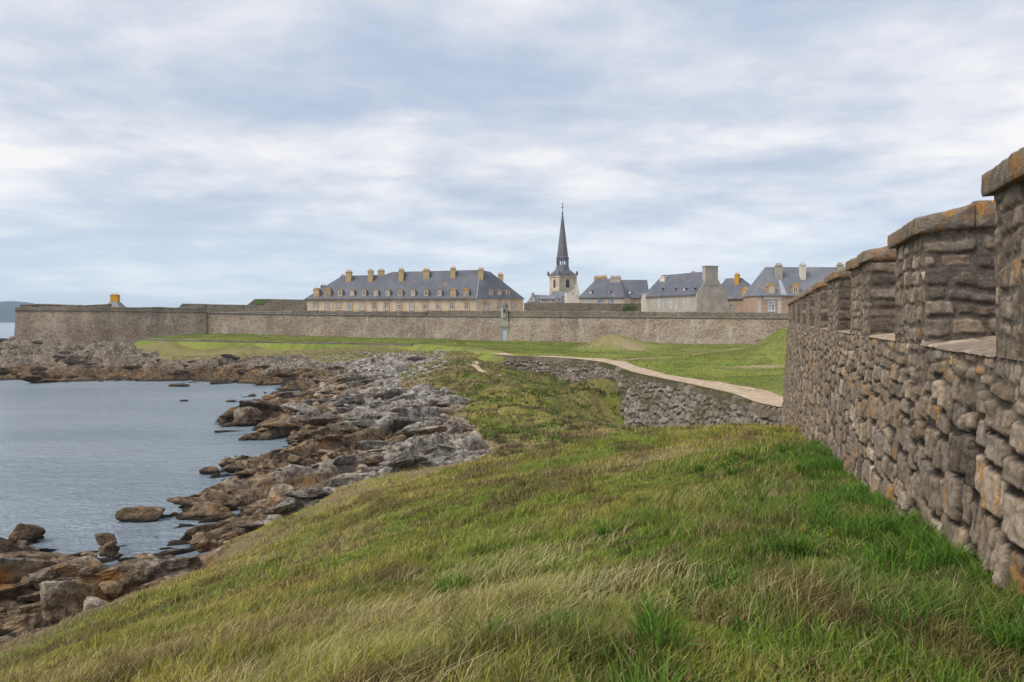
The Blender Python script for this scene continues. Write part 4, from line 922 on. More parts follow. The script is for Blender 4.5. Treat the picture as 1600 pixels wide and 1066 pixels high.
# end range windows in its own frame (parts of the same thing)
er = House('tmp', None, 744, 240.0, 817.5, 248.5, 10, M_OCHRE, M_SLATE); er.root.location = er.root.location
er.ze, er.zr, er.ry, er.ov = zl, zr+.2, 5.4, .3
tmp_root = er.root
def adopt(o): pass
er.quoins(745.5, ze, M_QUOIN, .75)
for px in (759, 781, 803): er.window(px, er.z(478.2, px), 1.35, 2.2, M_ORANGE, dark=False)
for px, yb_ in ((768, 463), (781.5, 463), (794.5, 463)): er.dormer(px, er.z(yb_, px), 1.5, 1.55, M_ORANGE, (1.05, 1.5), .6)
bpy.context.view_layer.update()
for ch in list(tmp_root.children):
    mw = ch.matrix_world.copy(); ch.parent = bk.root; ch.matrix_basis = bk.root.matrix_world.inverted() @ mw
bpy.data.objects.remove(tmp_root)

# --- church
ch0 = at(879, 499, 330); DCH = 330
church = empty('church', (ch0.x, ch0.y, H-1.6), R(28), 'cream church tower with a tall dark slate spire and open lantern', 'church')
def cz(py): return -(py-499)/F*DCH+1.6
mb = MB(); hw = 3.9
mb.box(-hw, hw, -hw, hw, 0, cz(433)); mb.box(-hw-.3, hw+.3, -hw-.3, hw+.3, cz(433.5), cz(431)); mb.box(-hw-.12, hw+.12, -hw-.12, hw+.12, cz(455), cz(453.8)); tw = mb.build('tower', M_CREAM, church)
for sx in (-1, 1):
    mb = MB(); mb.box(sx*hw-.35, sx*hw+.35, -hw-.35, -hw+.35, 0, cz(433)); mb.build('buttress', M_CREAM, church)
for (ax, sg) in (('y', -1), ('x', 1), ('x', -1)):
    zb0, zt0 = cz(450), cz(440); n_ = 8; arch = [(-.8, zb0), (.8, zb0), (.8, zt0)]+[(.8*math.cos(R(a)), zt0+.8*math.sin(R(a))) for a in range(20, 180, 20)]+[(-.8, zt0)]
    mb = MB(); mb.poly([((p_[0], sg*(hw+.05), p_[1]) if ax == 'y' else (sg*(hw+.05), p_[0], p_[1])) for p_ in (arch if (ax == 'y') else arch[::-1])]); mb.build('belfry_opening', M_DARK, church)
    mb = MB()
    for k in range(5):
        zq = zb0+.5+k*.6
        if ax == 'y': mb.box(-.75, .75, sg*(hw+.1)-.04, sg*(hw+.1)+.04, zq, zq+.1)
        else: mb.box(sg*(hw+.1)-.04, sg*(hw+.1)+.04, -.75, .75, zq, zq+.1)
    mb.build('louvre', M_CORD, church)
mb = MB(); r8 = R(22.5); f4 = 1.414
# broach: square to octagon
b4 = [(hw+.5, hw+.5), (-hw-.5, hw+.5), (-hw-.5, -hw-.5), (hw+.5, -hw-.5)]; zb0 = cz(431); zt0 = cz(421.5); ro = 2.9
oct_ = [(ro*math.cos(r8+k*R(45)), ro*math.sin(r8+k*R(45))) for k in range(8)]
for k in range(4):
    a = b4[k]; b = b4[(k+1) % 4]; o1 = oct_[2*k]; o2 = oct_[(2*k+1) % 8]; o3 = oct_[(2*k+2) % 8]
    mb.poly([(*a, zb0), (*o1, zt0), (*o2, zt0)][::-1]); mb.poly([(*a, zb0), (*b, zb0), (*o3, zt0), (*o2, zt0)])
mb.build('broach_roof', M_SPIRE, church)
for k in range(4):
    mb = MB(); mb.lathe(b4[k][0]*.97, b4[k][1]*.97, [(.5, cz(431)), (.5, cz(425.5)), (.15, cz(424)), (.02, cz(420.5) if k == 2 else cz(423))], 6); mb.build('pinnacle', M_SPIRE, church)
for (x, y, rz) in ((0, -hw-.1, 0), (hw+.1, 0, 1), (-hw-.1, 0, 1)):
    mb = MB(); mb.lathe(x*.92, y*.92, [(.9, cz(431)), (.9, cz(428)), (.55, cz(426)), (.05, cz(425))], 8); mb.build('lucarne', M_SPIRE, church)
mb = MB(); mb.lathe(0, 0, [(2.95, cz(421.5)), (2.5, cz(415)), (2.5, cz(414.2))], 8, r8); mb.build('lantern_base', M_SPIRE, church)
for k in range(8):
    a = r8+k*R(45); mb = MB(); mb.lathe(2.3*math.cos(a), 2.3*math.sin(a), [(.26, cz(414.3)), (.24, cz(406.5))], 6, a); mb.build('lantern_post', M_SPIRE, church)
mb = MB(); mb.lathe(0, 0, [(2.5, cz(407.5)), (2.55, cz(404.5)), (2.75, cz(403.8)), (2.75, cz(403)), (2.35, cz(401)), (1.25, cz(366)), (.24, cz(334))], 8, r8); mb.build('spire', M_SPIRE, church)
mb = MB(); mb.lathe(0, 0, [(.1, cz(334.5)), (.38, cz(333.6)), (.38, cz(332.4)), (.12, cz(331.5)), (.09, cz(317)), (.02, cz(315.8))], 6); mb.box(-.55, .55, -.06, .06, cz(324.8), cz(323.9)); mb.box(-.3, .3, -.06, .06, cz(320.2), cz(319.6)); mb.build('finial_cross', M_DARK, church)
# church nave and neighbours
def hs(name, label, pA, DA, pB, DB, dep, wall, roofm, eave, ridge, hl=0, hr=0, back=None):
    h = House(name, label, pA, DA, pB, DB, dep, wall, roofm); z1 = h.z(eave); h.walls(z1); h.roof(z1, h.z(ridge, None, dep/2), hl, hr); h.zwall = z1; return h
h = hs('small_house', 'small grey-roofed cottage at the left foot of the church tower', 825, 292, 846, 292, 8, M_RENDER, M_SLATE2, 472, 461, 1.6, 0)
h.chimney(833, h.z(458.5), h.z(466), 1.0, .8, 3, M_PINK, 2); h.dormer(834, h.z(471.5), 1.2, 1.2, M_CREAM, (.7, .9), .4)
h = hs('small_house', 'cream low house with a double window below the church tower', 845, 287, 867, 287, 7, M_CREAM, M_SLATE2, 467, 461.5, 0, 0)
for px in (847, 856, 860): h.window(px, h.z(470), .9, 1.0)
h = hs('nave', 'grey slate nave roof in front of the church tower', 853, 312, 885, 312, 14, M_CREAM, M_SLATE2, 472, 455.5, 3, 0); h.root['category'] = 'building'
h.skylight(871, h.z(470), 1.2, 1.1); h.skylight(881, h.z(470), 1.2, 1.6)
# gabled pale house right of the tower: gable faces the viewer
gb = House('gabled_house', 'pale rendered gable with small windows right of the church tower', 885, 300, 907, 300, 10, M_RENDER, M_SLATE2)
zsh, zpk = gb.z(462), gb.z(444); mb = MB(); L2 = gb.len
for y in (0, 10):
    pts = [(0, y, -.5), (L2, y, -.5), (L2, y, zsh-1.2), (L2*.93, y, zsh+1.0), (L2*.84, y, zpk-1.2), (L2*.80, y, zpk), (L2*.67, y, zpk), (L2*.62, y, zpk-.9), (0, y, zsh+1.2)]
    mb.poly(pts if y == 0 else pts[::-1])
mb.poly([(0, 0, -.5), (0, 0, zsh+1.2), (0, 10, zsh+1.2), (0, 10, -.5)]); mb.poly([(L2, 0, -.5), (L2, 10, -.5), (L2, 10, zsh-1.2), (L2, 0, zsh-1.2)]); mb.build('wall', M_RENDER, gb.root)
mb = MB(); mb.poly([(0, -.2, zsh+1.2), (L2*.62, -.2, zpk-.9), (L2*.62, 10.2, zpk-.9), (0, 10.2, zsh+1.2)]); mb.poly([(L2*.8, .02, zpk), (L2, .02, zsh-1.2), (L2, 10.2, zsh-1.2), (L2*.8, 10.2, zpk)]); mb.build('roof', M_SLATE2, gb.root)
gb.window(894.5, gb.z(458.5), .9, 1.3); gb.window(902, gb.z(462), .7, .9)
# slate house with hipped roof and orange pots
h = hs('hip_roofed_house', 'cream-walled house with a blue hipped roof and two orange-potted chimneys', 905, 275, 975, 270, 12, M_CREAM, M_SLATE, 464.5, 436, 4.6, 2.5)
h.chimney(926, h.z(433, 926, 6), h.z(444), 1.9, 1.0, 6.6, M_CHIM, 5); h.chimney(957, h.z(433, 957, 5), h.z(447), 3.6, 1.0, 5.2, M_GREY, 8)
h.chimney(934, h.z(432.5, 934, 9), h.z(444), 2.4, 1.0, 9.2, M_CHIM, 6)
for px in (922, 951): h.skylight(px, h.z(459, px), 1.1, 1.0)
for px in (911, 917, 922): h.window(px, h.z(470.8), .8, 1.2)
for px in (938, 954): h.window(px, h.z(471), 1.9, 1.3, dark=True)
h = hs('slate_roofed_range', 'long plain slate-roofed range between the hipped house and the chapel', 962, 285, 1014, 285, 12, M_PINK, M_SLATE, 465, 437.5, 0, 0)
h.skylight(985, h.z(459.5), 1.2, 1.2)
for px in (972, 998): h.window(px, h.z(472), 1.1, 1.6)
# chapel-like range with arched windows and big gable chimney; gable end faces the viewer on the right
cp_ = House('chapel', 'grey stone range with seven narrow windows, blue slate roof and a massive gable chimney', 1005, 252, 1087, 226, 10.6, M_GREY, M_SLATE)
z1 = cp_.z(461.5, 1046); cp_.walls(z1)
Lc = cp_.len; zrp = (499-426)/F*(236)+1.6
mb = MB(); zl = z1-.1; dd = 10.6
mb.poly([(-.3, -.35, zl), (Lc+.05, -.35, zl), (Lc+.05, dd/2, zrp), (2.8, dd/2, zrp)]); mb.poly([(Lc+.05, dd+.35, zl), (-.3, dd+.35, zl), (2.8, dd/2, zrp), (Lc+.05, dd/2, zrp)]); mb.poly([(-.3, dd+.35, zl), (-.3, -.35, zl), (2.8, dd/2, zrp)])
mb.build('roof', M_SLATE, cp_.root); cp_.ze, cp_.zr, cp_.ry, cp_.ov = zl, zrp, dd/2, .35
mb = MB(); mb.box(-.3, Lc, -.5, -.35, zl-.22, zl-.03); mb.build('gutter', M_SPIRE, cp_.root)
mb = MB(); pts = [(Lc+.06, 0, -.5), (Lc+.06, dd, -.5), (Lc+.06, dd, z1), (Lc+.06, dd/2, zrp+.15), (Lc+.06, 0, z1)]; mb.poly(pts); mb.poly([(x+.35, y, z) for x, y, z in pts])
for a, b in zip(pts, pts[1:]+pts[:1]): mb.poly([a, (a[0]+.35, a[1], a[2]), (b[0]+.35, b[1], b[2]), b])
mb.build('gable', M_GABLE, cp_.root)
mb = MB(); zt = (499-416)/F*229+1.6; mb.box(Lc-.9, Lc+.55, dd/2-2.4, dd/2+1.9, zrp-4.2, zt-.25, .0); mb.box(Lc-1.05, Lc+.7, dd/2-2.6, dd/2+2.1, zt-.25, zt); mb.build('chimney', M_GREY, cp_.root)
for px in (1019, 1030, 1038.5, 1048.5, 1057, 1067.5, 1076): 
    cp_.window(px, cp_.z(474.5, px), .95, 3.0, None, dark=False)
for px in (1029, 1050, 1067, 1081): cp_.skylight(px, cp_.z(454.5, px), 1.1, .8)
cp_.chimney(1019.5, cp_.z(432, 1019, 5), cp_.z(445), 2.6, 1.0, 4.0, M_RENDER, 5, M_DARK, .15, .35)
cp_.chimney(1048.5, cp_.z(427.2, 1048, 8), cp_.z(437), 2.3, .9, 7.8, M_GREY, 5); cp_.chimney(1066, cp_.z(426.2, 1066, 8), cp_.z(437), 1.6, .9, 7.8, M_GREY, 3)
# thin pale party wall at the chapel's left end
mb = MB(); b0 = at(1007, 499, 250); mb.box(-.9, .9, 0, .6, 0, 8.2); mb.box(-.7, .9, 0, .6, 8.2, 9.4); mb.box(-1.0, 1.0, -.1, .7, 9.4, 9.6)
tag(mb.build('party_wall', M_RENDER, None, (b0.x, b0.y, H-1.6)), 'narrow pale rendered wall end at the left corner of the chapel', 'wall')
# house behind with orange chimney and stone dormer
h = hs('slate_house', 'pinkish house with an orange lichened chimney and ochre stone dormer, beside the massive chimney', 1112, 248, 1181, 240, 11, M_PINK, M_SLATE, 466.5, 434.5, 2.5, 6.2)
h.chimney(1144.5, h.z(429, 1144, 3.5), h.z(446), 1.35, 1.1, 4.2, M_LICH, 3); h.ov += .9; h.dormer(1166.5, h.z(464.5, 1166), 2.4, 2.2, M_ORANGE, (.9, 1.5), 1.0); h.ov -= .9
mb = MB(); xa, xb = h.s(1150), h.s(1180); yq = 1.2
mb.poly([(xa+.3, -.3, h.ze), (xb+.2, -.3, h.ze), (xb-1.7, 2.6, h.ze+3.9), (xa+2.4, 2.6, h.ze+3.9)]); mb.poly([(xa+2.4, 2.6, h.ze+3.9), (xb-1.7, 2.6, h.ze+3.9), (xb-1.5, 6, h.ze+3.0), (xa+2.4, 6, h.ze+3.9)]); mb.poly([(xb+.2, -.3, h.ze), (xb+.2, 6, h.ze), (xb-1.7, 2.6, h.ze+3.9)]); mb.poly([(xa+.3, -.3, h.ze), (xa+2.4, 2.6, h.ze+3.9), (xa+2, 5, h.ze+2)])
mb.build('wing_roof', M_SLATE, h.root)
h.window(1142, h.z(480.5, 1142), 1.1, 2.0, M_GREY, dark=True); h.window(1167.5, h.z(480, 1167), .95, 2.0, M_GREY)
# governor's house at the right
h = hs('manor_house', 'tall grey-slated manor with two plain chimneys and yellow pedimented dormers beside the merlons', 1183, 215, 1345, 215, 13, M_PINK, M_SLATE2, 461.5, 417.5, 4.2, 0)
h.chimney(1224.5, h.z(414.5, 1224, 4), h.z(440)-1.5, 1.75, 1.2, 4.0, M_GREY, 4); h.chimney(1262.5, h.z(413.5, 1262, 4), h.z(442)-1.5, 1.5, 1.2, 4.0, M_RENDER, 2); h.chimney(1327, h.z(413.5, 1327, 6), h.z(440), 1.5, 1.2, 6, M_GREY, 4)
for px in (1206, 1243.5): h.dormer(px, h.z(458.8, px), 2.0, 1.9, M_ORANGE, (1.2, 1.7), .9)
mb = MB(); x = h.s(1224.5); mb.poly([(x-.8, h.roof_y(h.ze+.2)-.04, h.ze+.25), (x+.8, h.roof_y(h.ze+.2)-.04, h.ze+.25), (x+.35, h.roof_y(h.ze+4.2)-.05, h.ze+4.4), (x-.35, h.roof_y(h.ze+4.2)-.05, h.ze+4.4)]); mb.build('lead_flashing', M_LEAD, h.root)
h.window(1205.5, h.z(478.5, 1205), 1.6, 2.6, M_GABLE, dark=False); h.window(1238, h.z(478, 1238), 1.6, 2.4, M_GABLE, dark=True)
h.quoins(1186.5, h.zwall, M_QUOIN, 1.2); h.quoins(1218, h.zwall, M_QUOIN, 1.2)
mb = MB(); a0, a1 = h.s(1193), h.s(1221); mb.box(a0, a1, -.12, .1, h.zwall-1.1, h.zwall-.25); mb.build('white_band', M_QUOIN, h.root)

# ---------------------------------------------------------------- rocks
def hull_rock(seed, sx, sy, sz, detail=2, npt=15):
    rg = random.Random(seed); bm = bmesh.new()
    for k in range(npt):
        v = Vector((rg.gauss(0, 1), rg.gauss(0, 1), rg.gauss(0, 1))).normalized(); p = 3.2
        m_ = (abs(v.x)**p+abs(v.y)**p+abs(v.z)**p)**(1/p); v = v/m_*rg.uniform(.75, 1.0); bm.verts.new(v)
    r = bmesh.ops.convex_hull(bm, input=bm.verts); junk = [e for e in r['geom_interior'] if isinstance(e, bmesh.types.BMVert)]
    if junk: bmesh.ops.delete(bm, geom=junk, context='VERTS')
    bmesh.ops.bevel(bm, geom=bm.edges[:], offset=.07, segments=1, affect='EDGES', profile=.6)
    bmesh.ops.triangulate(bm, faces=bm.faces[:])
    for _ in range(detail): bmesh.ops.subdivide_edges(bm, edges=bm.edges[:], cuts=1, use_grid_fill=True)
    bmesh.ops.triangulate(bm, faces=bm.faces[:])
    from mathutils import noise as mn
    off = Vector((seed*3.7, seed*1.3, 0))
    for v in bm.verts:
        v.co = v.co.normalized()*min(v.co.length, 1.12); v.co += v.co.normalized()*(mn.fractal(v.co*1.6+off, .6, 2.2, 5)*.10); v.co = Vector((v.co.x*sx, v.co.y*sy, v.co.z*sz))
    bm.verts.ensure_lookup_table(); V = np.array([v.co[:] for v in bm.verts]); Fx = np.array([[v.index for v in f.verts] for f in bm.faces]); bm.free(); return V, Fx
PROTO = [hull_rock(100+k, 1.0, .55+.25*(k % 3)/2, .38+.22*(k % 4)/3, 1) for k in range(18)]
PROTO_HI = [hull_rock(200+k, 1.0, .62, .5, 3) for k in range(8)]
def ground_z(x, y): return float(Lz(np.array([[x]], float), np.array([[y]], float))[0][0, 0])+H
def rot_m(rz, rx, ry): return np.array(Matrix.Rotation(rz, 3, 'Z') @ Matrix.Rotation(ry, 3, 'Y') @ Matrix.Rotation(rx, 3, 'X'))
def scatter(name, n, region, size, label, seed, mt=M_ROCK, protos=PROTO, sink=.25, tilt=(-.5, -.15), minz=.0, maxm=9):
    rg = np.random.default_rng(seed); X, Y = region(rg, n); Z, Mk, Tn = Lz(X[None], Y[None]); Z = Z[0]+H; Mk = Mk[0]
    Vs = []; Fs = []; Ts = []; off = 0
    for k in range(n):
        if Z[k] < -1.2 or (minz is not None and Mk[k] < minz) or Mk[k] > maxm: continue
        V, Fx = protos[rg.integers(len(protos))]; s_ = size(rg, X[k], Y[k]); M_ = rot_m(rg.normal(R(215), .45), rg.normal(.25, .3), rg.uniform(*tilt))
        q = (V*s_)@M_.T+np.array((X[k], Y[k], Z[k]+s_*sink)); Vs.append(q); Fs.append(Fx+off); Ts.append(np.full(len(V), rg.random())); off += len(V)
    o = mesh_np(name, np.concatenate(Vs), np.concatenate(Fs), mt, attrs={'tint': np.concatenate(Ts)}, smooth=False); tag(o, kind='stuff'); o['label'] = label; o['category'] = 'rocks'; return o
M_PALE = mat('pale_stone', f_ochre((.27, .25, .22), (.33, .31, .275), (.42, .40, .37)))
def reg_polar(d0, d1, p0, p1):
    def f(rg, n):
        D = np.exp(rg.uniform(math.log(d0), math.log(d1), n)); px = rg.uniform(p0, p1, n); return (px-800)/F*D, D
    return f
scatter('shore_blocks', 500, reg_polar(26, 70, -150, 860), lambda rg, x, y: min(rg.lognormal(-1.15, .55), 1.3), 'jumbled angular brown and grey rocks covering the near shore', 1, minz=.5)
scatter('shore_blocks', 700, reg_polar(65, 205, -100, 760), lambda rg, x, y: min(rg.lognormal(-.75, .5), 1.7), 'tumbled brown and grey rocks along the far side of the bay', 2, minz=.45)
scatter('pale_stones', 2600, reg_polar(120, 185, 330, 700), lambda rg, x, y: min(rg.lognormal(-1.25, .4), .7), 'small pale stones strewn over the rough grass above the far rocks', 3, mt=M_PALE, minz=None, maxm=.55, sink=.15)
def boulder(px, py, wpx, label, k, asp=(1, .7, .6), rz=215, tilt=-.25, group=None, name='boulder', base=-13.0, dz=0.0):
    """a single rock whose foot shows at photo point (px, py), wpx photo pixels wide"""
    D = -base*F/(py-499); x = (px-800)/F*D; s_ = wpx/F*D/2
    V, Fx = PROTO_HI[k % len(PROTO_HI)]; V = V*np.array((1, 1/.62*asp[1], 1/.5*asp[2]))*s_
    M_ = rot_m(R(rz), .1, tilt); q = V@M_.T
    z = H+base+s_*asp[2]*.35+dz
    o = mesh_np(name, q, Fx, M_ROCK, attrs={'tint': np.full(len(V), .3+.1*(k % 5))}, smooth=False, loc=(x, D, z)); return tag(o, label, 'rock', group)
def slabs(name, n, region, size, label, seed):
    rg = np.random.default_rng(seed); X, Y = region(rg, n); Z, Mk, _ = Lz(X[None], Y[None]); Z = Z[0]+H; Mk = Mk[0]; Vs = []; Fs = []; Ts = []; off = 0
    for k in range(n):
        if Z[k] < -.8 or Mk[k] < .7: continue
        V, Fx = SLAB[rg.integers(len(SLAB))]; s_ = size(rg, X[k], Y[k]); M_ = rot_m(rg.normal(R(228), .16), rg.normal(.36, .13), rg.normal(-.14, .08))
        q = (V*s_)@M_.T+np.array((X[k], Y[k], Z[k]-s_*.07)); Vs.append(q); Fs.append(Fx+off); Ts.append(np.full(len(V), rg.random())); off += len(V)
    o = mesh_np(name, np.concatenate(Vs), np.concatenate(Fs), M_ROCK, attrs={'tint': np.concatenate(Ts)}, smooth=False); tag(o, label, 'rocks', None, 'stuff')
SLAB = [hull_rock(300+k, 1.0, .34+.03*(k % 5), .17+.03*(k % 4), 2, 18) for k in range(12)]
slabs('rock_slabs', 900, reg_polar(27, 75, -150, 860), lambda rg, x, y: min(rg.lognormal(.18, .5), 2.8), 'tilted layered rock slabs bedded in the near shore', 51)
slabs('rock_slabs', 1300, reg_polar(75, 205, -100, 760), lambda rg, x, y: min(rg.lognormal(.55, .5), 4.5), 'tilted layered rock slabs across the far side of the bay', 52)
BL = [(45, 845, 52, 'dark pointed boulder standing at the water line at the far left of the near rocks', 0, (1, .8, 1.15), 200, -.3, -12.9),
      (163, 848, 44, 'upper rounded dark block of the small pile at the edge of the near rocks', 1, (1, .7, .55), 210, -.2, -12.2),
      (172, 862, 36, 'round dark boulder below the small pile on the near rocks', 2, (1, .9, .8), 190, 0, -12.2),
      (222, 813, 84, 'brown humped islet rock alone in the water off the near shore', 3, (1, .5, .42), 185, -.1, -13),
      (330, 808, 120, 'long low brown islet of rock joined by a shallow channel to the shore', 4, (1, .45, .3), 190, -.05, -13),
      (330, 741, 40, 'small brown rock with a white water edge off the middle shore', 5, (1, .6, .5), 180, 0, -13),
      (280, 604, 38, 'flat dark rock awash near the far shore', 6, (1, .5, .25), 180, 0, -13),
      (287, 627, 18, 'thin dark rock barely breaking the water in mid bay', 7, (1, .5, .3), 180, 0, -13),
      (343, 660, 12, 'tiny round rock in the water left of the orange headland rocks', 1, (1, .8, .8), 180, 0, -13),
      (362, 628, 20, 'small flat rock awash by the mouth of the rocky spit', 2, (1, .5, .3), 180, 0, -13),
      (385, 663, 56, 'dark rounded boulder forming the seaward tip of the orange-topped spit', 3, (1, .9, .8), 230, -.2, -12.9),
      (445, 790, 66, 'large slanting brown block above the shore channel', 4, (1, .7, .75), 205, -.35, -11.9),
      (466, 802, 56, 'dark slanting boulder leaning at the grass edge', 5, (1, .8, .8), 200, -.35, -11.4),
      (320, 852, 46, 'square yellow-lichened block next to the dry grass', 6, (1, .8, .85), 215, -.3, -11.3),
      (110, 905, 150, 'big tilted tan slab in the middle of the near left rocks', 7, (1, .45, .45), 218, -.25, -11.6),
      (40, 900, 130, 'broad brown slab with orange lichen at the left edge', 0, (1, .5, .5), 215, -.25, -11.9),
      (100, 960, 120, 'triangular tan boulder above the seaweed pool at lower left', 1, (1, .7, .7), 212, -.3, -11.6),
      (230, 905, 100, 'orange-topped brown block where the near rocks meet the dry grass', 2, (1, .6, .6), 215, -.3, -11.2),
      (15, 985, 56, 'dark wet rock in the water at the lower left corner', 3, (1, .8, .6), 200, 0, -13)]
for (px, py, wd, lb, k, asp, rz, tl, bs) in BL: boulder(px, py, wd, lb, k, asp, rz, tl, 'boulders and rocks of the shore', base=bs)

# ---------------------------------------------------------------- vegetation
def blades(name, X, Y, Z, hgt, wid, col, lean, rg, label, seed_heads=0.0):
    """every blade: 5 vertices, bent; one mesh"""
    n = len(X); a = rg.uniform(0, 2*math.pi, n); wx, wy = np.cos(a)*wid/2, np.sin(a)*wid/2
    wl = fbm(X*.5, Y*.5, 3, 741)*1.4+.3; lx = lean[0]*wl+rg.normal(0, .55, n); ly = lean[1]*wl+rg.normal(0, .55, n)
    b = np.stack([X, Y, Z-.02], 1); m = b+np.stack([lx*hgt*.22, ly*hgt*.22, hgt*.58], 1); t = b+np.stack([lx*hgt*.75, ly*hgt*.75, hgt*rg.uniform(.75, 1.0, n)], 1)
    w_ = np.stack([wx, wy, 0*wx], 1); V = np.stack([b-w_, b+w_, m-w_*.8, m+w_*.8, t], 1).reshape(-1, 3)
    k = np.arange(n)*5; T1 = np.stack([k, k+1, k+3], 1); T2 = np.stack([k, k+3, k+2], 1); T3 = np.stack([k+2, k+3, k+4], 1); Fx = np.concatenate([T1, T2, T3])
    cc = np.repeat(col[:, None, :], 5, 1)
    return V, Fx, cc.reshape(-1, 3)
def grass_patch(n, d0, d1, a0, a1, seed, hf, wf, colf, lean=(.25, .12), keep=None):
    rg = np.random.default_rng(seed); D = np.exp(rg.uniform(math.log(d0), math.log(d1), n)); A = np.radians(rg.uniform(a0, a1, n)); X = D*np.sin(A); Y = D*np.cos(A)
    # clumping
    cl = fbm(X*1.7, Y*1.7, 3, seed+3); ok = cl+rg.normal(0, .14, n) > .30
    off = X*nW[0]+Y*nW[1]; u = X*dW[0]+Y*dW[1]; ok &= ~((off > A_-.05) & (u < UEND+1))
    if keep is not None: ok &= keep(X, Y, rg)
    X, Y, D = X[ok], Y[ok], D[ok]; Z, M_, _ = Lz(X[None], Y[None]); Z = Z[0]+H; M_ = M_[0]; FR = Lz.fr[0]; ins = in_poly(X, Y, UPOLY); ok = (M_ < .35) & ~ins & (Z > .3)
    X, Y, Z, D, M_ = X[ok], Y[ok], Z[ok], D[ok], FR[ok]; n = len(X); cl = fbm(X*.9, Y*.9, 3, seed+9)
    h = hf(rg, X, Y, D, cl); w_ = wf(D); c = colf(rg, X, Y, M_); return blades('g', X, Y, Z, h, w_, c, lean, rg, '')
def join(name, parts, label, cat='grass'):
    off = 0; Vs = []; Fs = []; Cs = []
    for V, Fx, c in parts: Vs.append(V); Fs.append(Fx+off); Cs.append(c); off += len(V)
    o = mesh_np(name, np.concatenate(Vs), np.concatenate(Fs), M_BLADE, col=np.concatenate(Cs)); tag(o, label, cat, None, 'stuff'); return o
def c_turf(rg, X, Y, M_):
    c = grass_col(X, Y); n = len(X); v = rg.uniform(.65, 1.5, n)[:, None]; c = c*v; q1 = fbm(X*1.1+5, Y*1.1, 3, 711); q2 = fbm(X*2.3+15, Y*2.3, 3, 721)
    c = c*(1-.45*sstep(q2, .52, .66))[:, None]; c = lerp3(c, (.24, .235, .045), sstep(q1, .54, .68)*.55); c = lerp3(c, (.15, .095, .05), sstep(fbm(X*1.6-9, Y*1.6, 3, 731), .60, .70)*.6)
    dry = rg.random(n) < .13; c[dry] = np.array((.33, .27, .14))*rg.uniform(.6, 1.2, dry.sum())[:, None]
    yg = rg.random(n) < .12; c[yg] = c[yg]*np.array((1.5, 1.35, .9))
    e = (M_*sstep(fbm(X*.25, Y*.25, 4, 811)+rg.normal(0, .06, n), .32, .56))[:, None]; c = c*(1-e*.85)+e*.85*np.array((.36, .275, .165))*rg.uniform(.7, 1.25, n)[:, None]; return c
near = grass_patch(300000, 1.7, 14, -44, 44, 21, lambda rg, X, Y, D, cl: rg.uniform(.05, .13, len(X))*(.85+1.1*sstep(cl, .35, .7)), lambda D: .005+.0006*D, c_turf)
mid = grass_patch(260000, 11, 52, -44, 30, 22, lambda rg, X, Y, D, cl: rg.uniform(.07, .18, len(X))*(.6+1.1*sstep(cl, .35, .7)), lambda D: .006+.00075*D, c_turf)
join('grass', [near, mid], 'short green and olive turf grass covering the foreground slope')
# taller wind-bent straw grass in drifts
def drift(X, Y, rg):
    f = fbm(X*.22-7, Y*.5, 4, 161)*.6+fbm(X*.5, Y*.5, 3, 401)*.4
    D = np.hypot(X, Y); px = 800+F*X/Y; band = np.exp(-((px-(560+(D-3.5)*38))/260)**2)*(D < 16)
    return f+.15*band+rg.normal(0, .05, len(X)) > .632
def c_dry(rg, X, Y, M_):
    n = len(X); t = rg.random(n)[:, None]; return (np.array((.46, .385, .22))*t+np.array((.32, .30, .11))*(1-t))*rg.uniform(.7, 1.25, n)[:, None]
tall = grass_patch(85000, 2.2, 48, -44, 34, 31, lambda rg, X, Y, D, cl: rg.uniform(.10, .28, len(X)), lambda D: .0028+.0006*D, c_dry, (.75, .3), drift)
def fringe(X, Y, rg):
    return rg.random(len(X)) < 1.0
join('tall_grass', [tall], 'tall wind-bent straw-coloured grass growing in drifts on the slope')
# wild tufts: long dark green blades near the wall and at the bottom right
def tuft_pts(rg, n, cx, cy, r): a = rg.uniform(0, 2*math.pi, n); q = r*np.sqrt(rg.random(n)); return cx+q*np.cos(a), cy+q*np.sin(a)
tp = []; rg = np.random.default_rng(77)
for k in range(150):
    u = rg.uniform(3, 24)**1.0; off = A_-abs(rg.normal(.15, .55))*(1 if k % 3 else 4); c_ = wxy(min(off, A_-.12), u); X, Y = tuft_pts(rg, 130, c_[0], c_[1], rg.uniform(.07, .2))
    ok = (X*nW[0]+Y*nW[1]) < A_-.02; X, Y = X[ok], Y[ok]
    Z = Lz(X[None], Y[None])[0][0]+H; n = len(X); dx = (X-c_[0])*4; dy = (Y-c_[1])*4; hh = rg.uniform(.12, .34, n)
    V, Fx, cc = blades('t', X, Y, Z, hh, np.full(n, .007+.0004*u), (np.array((.075, .145, .018))*rg.uniform(.7, 1.9, n)[:, None]), (dx, dy), rg, ''); tp.append((V, Fx, cc))
join('grass_tuft', tp, 'long dark green grass tufts crowding the foot of the near rampart')
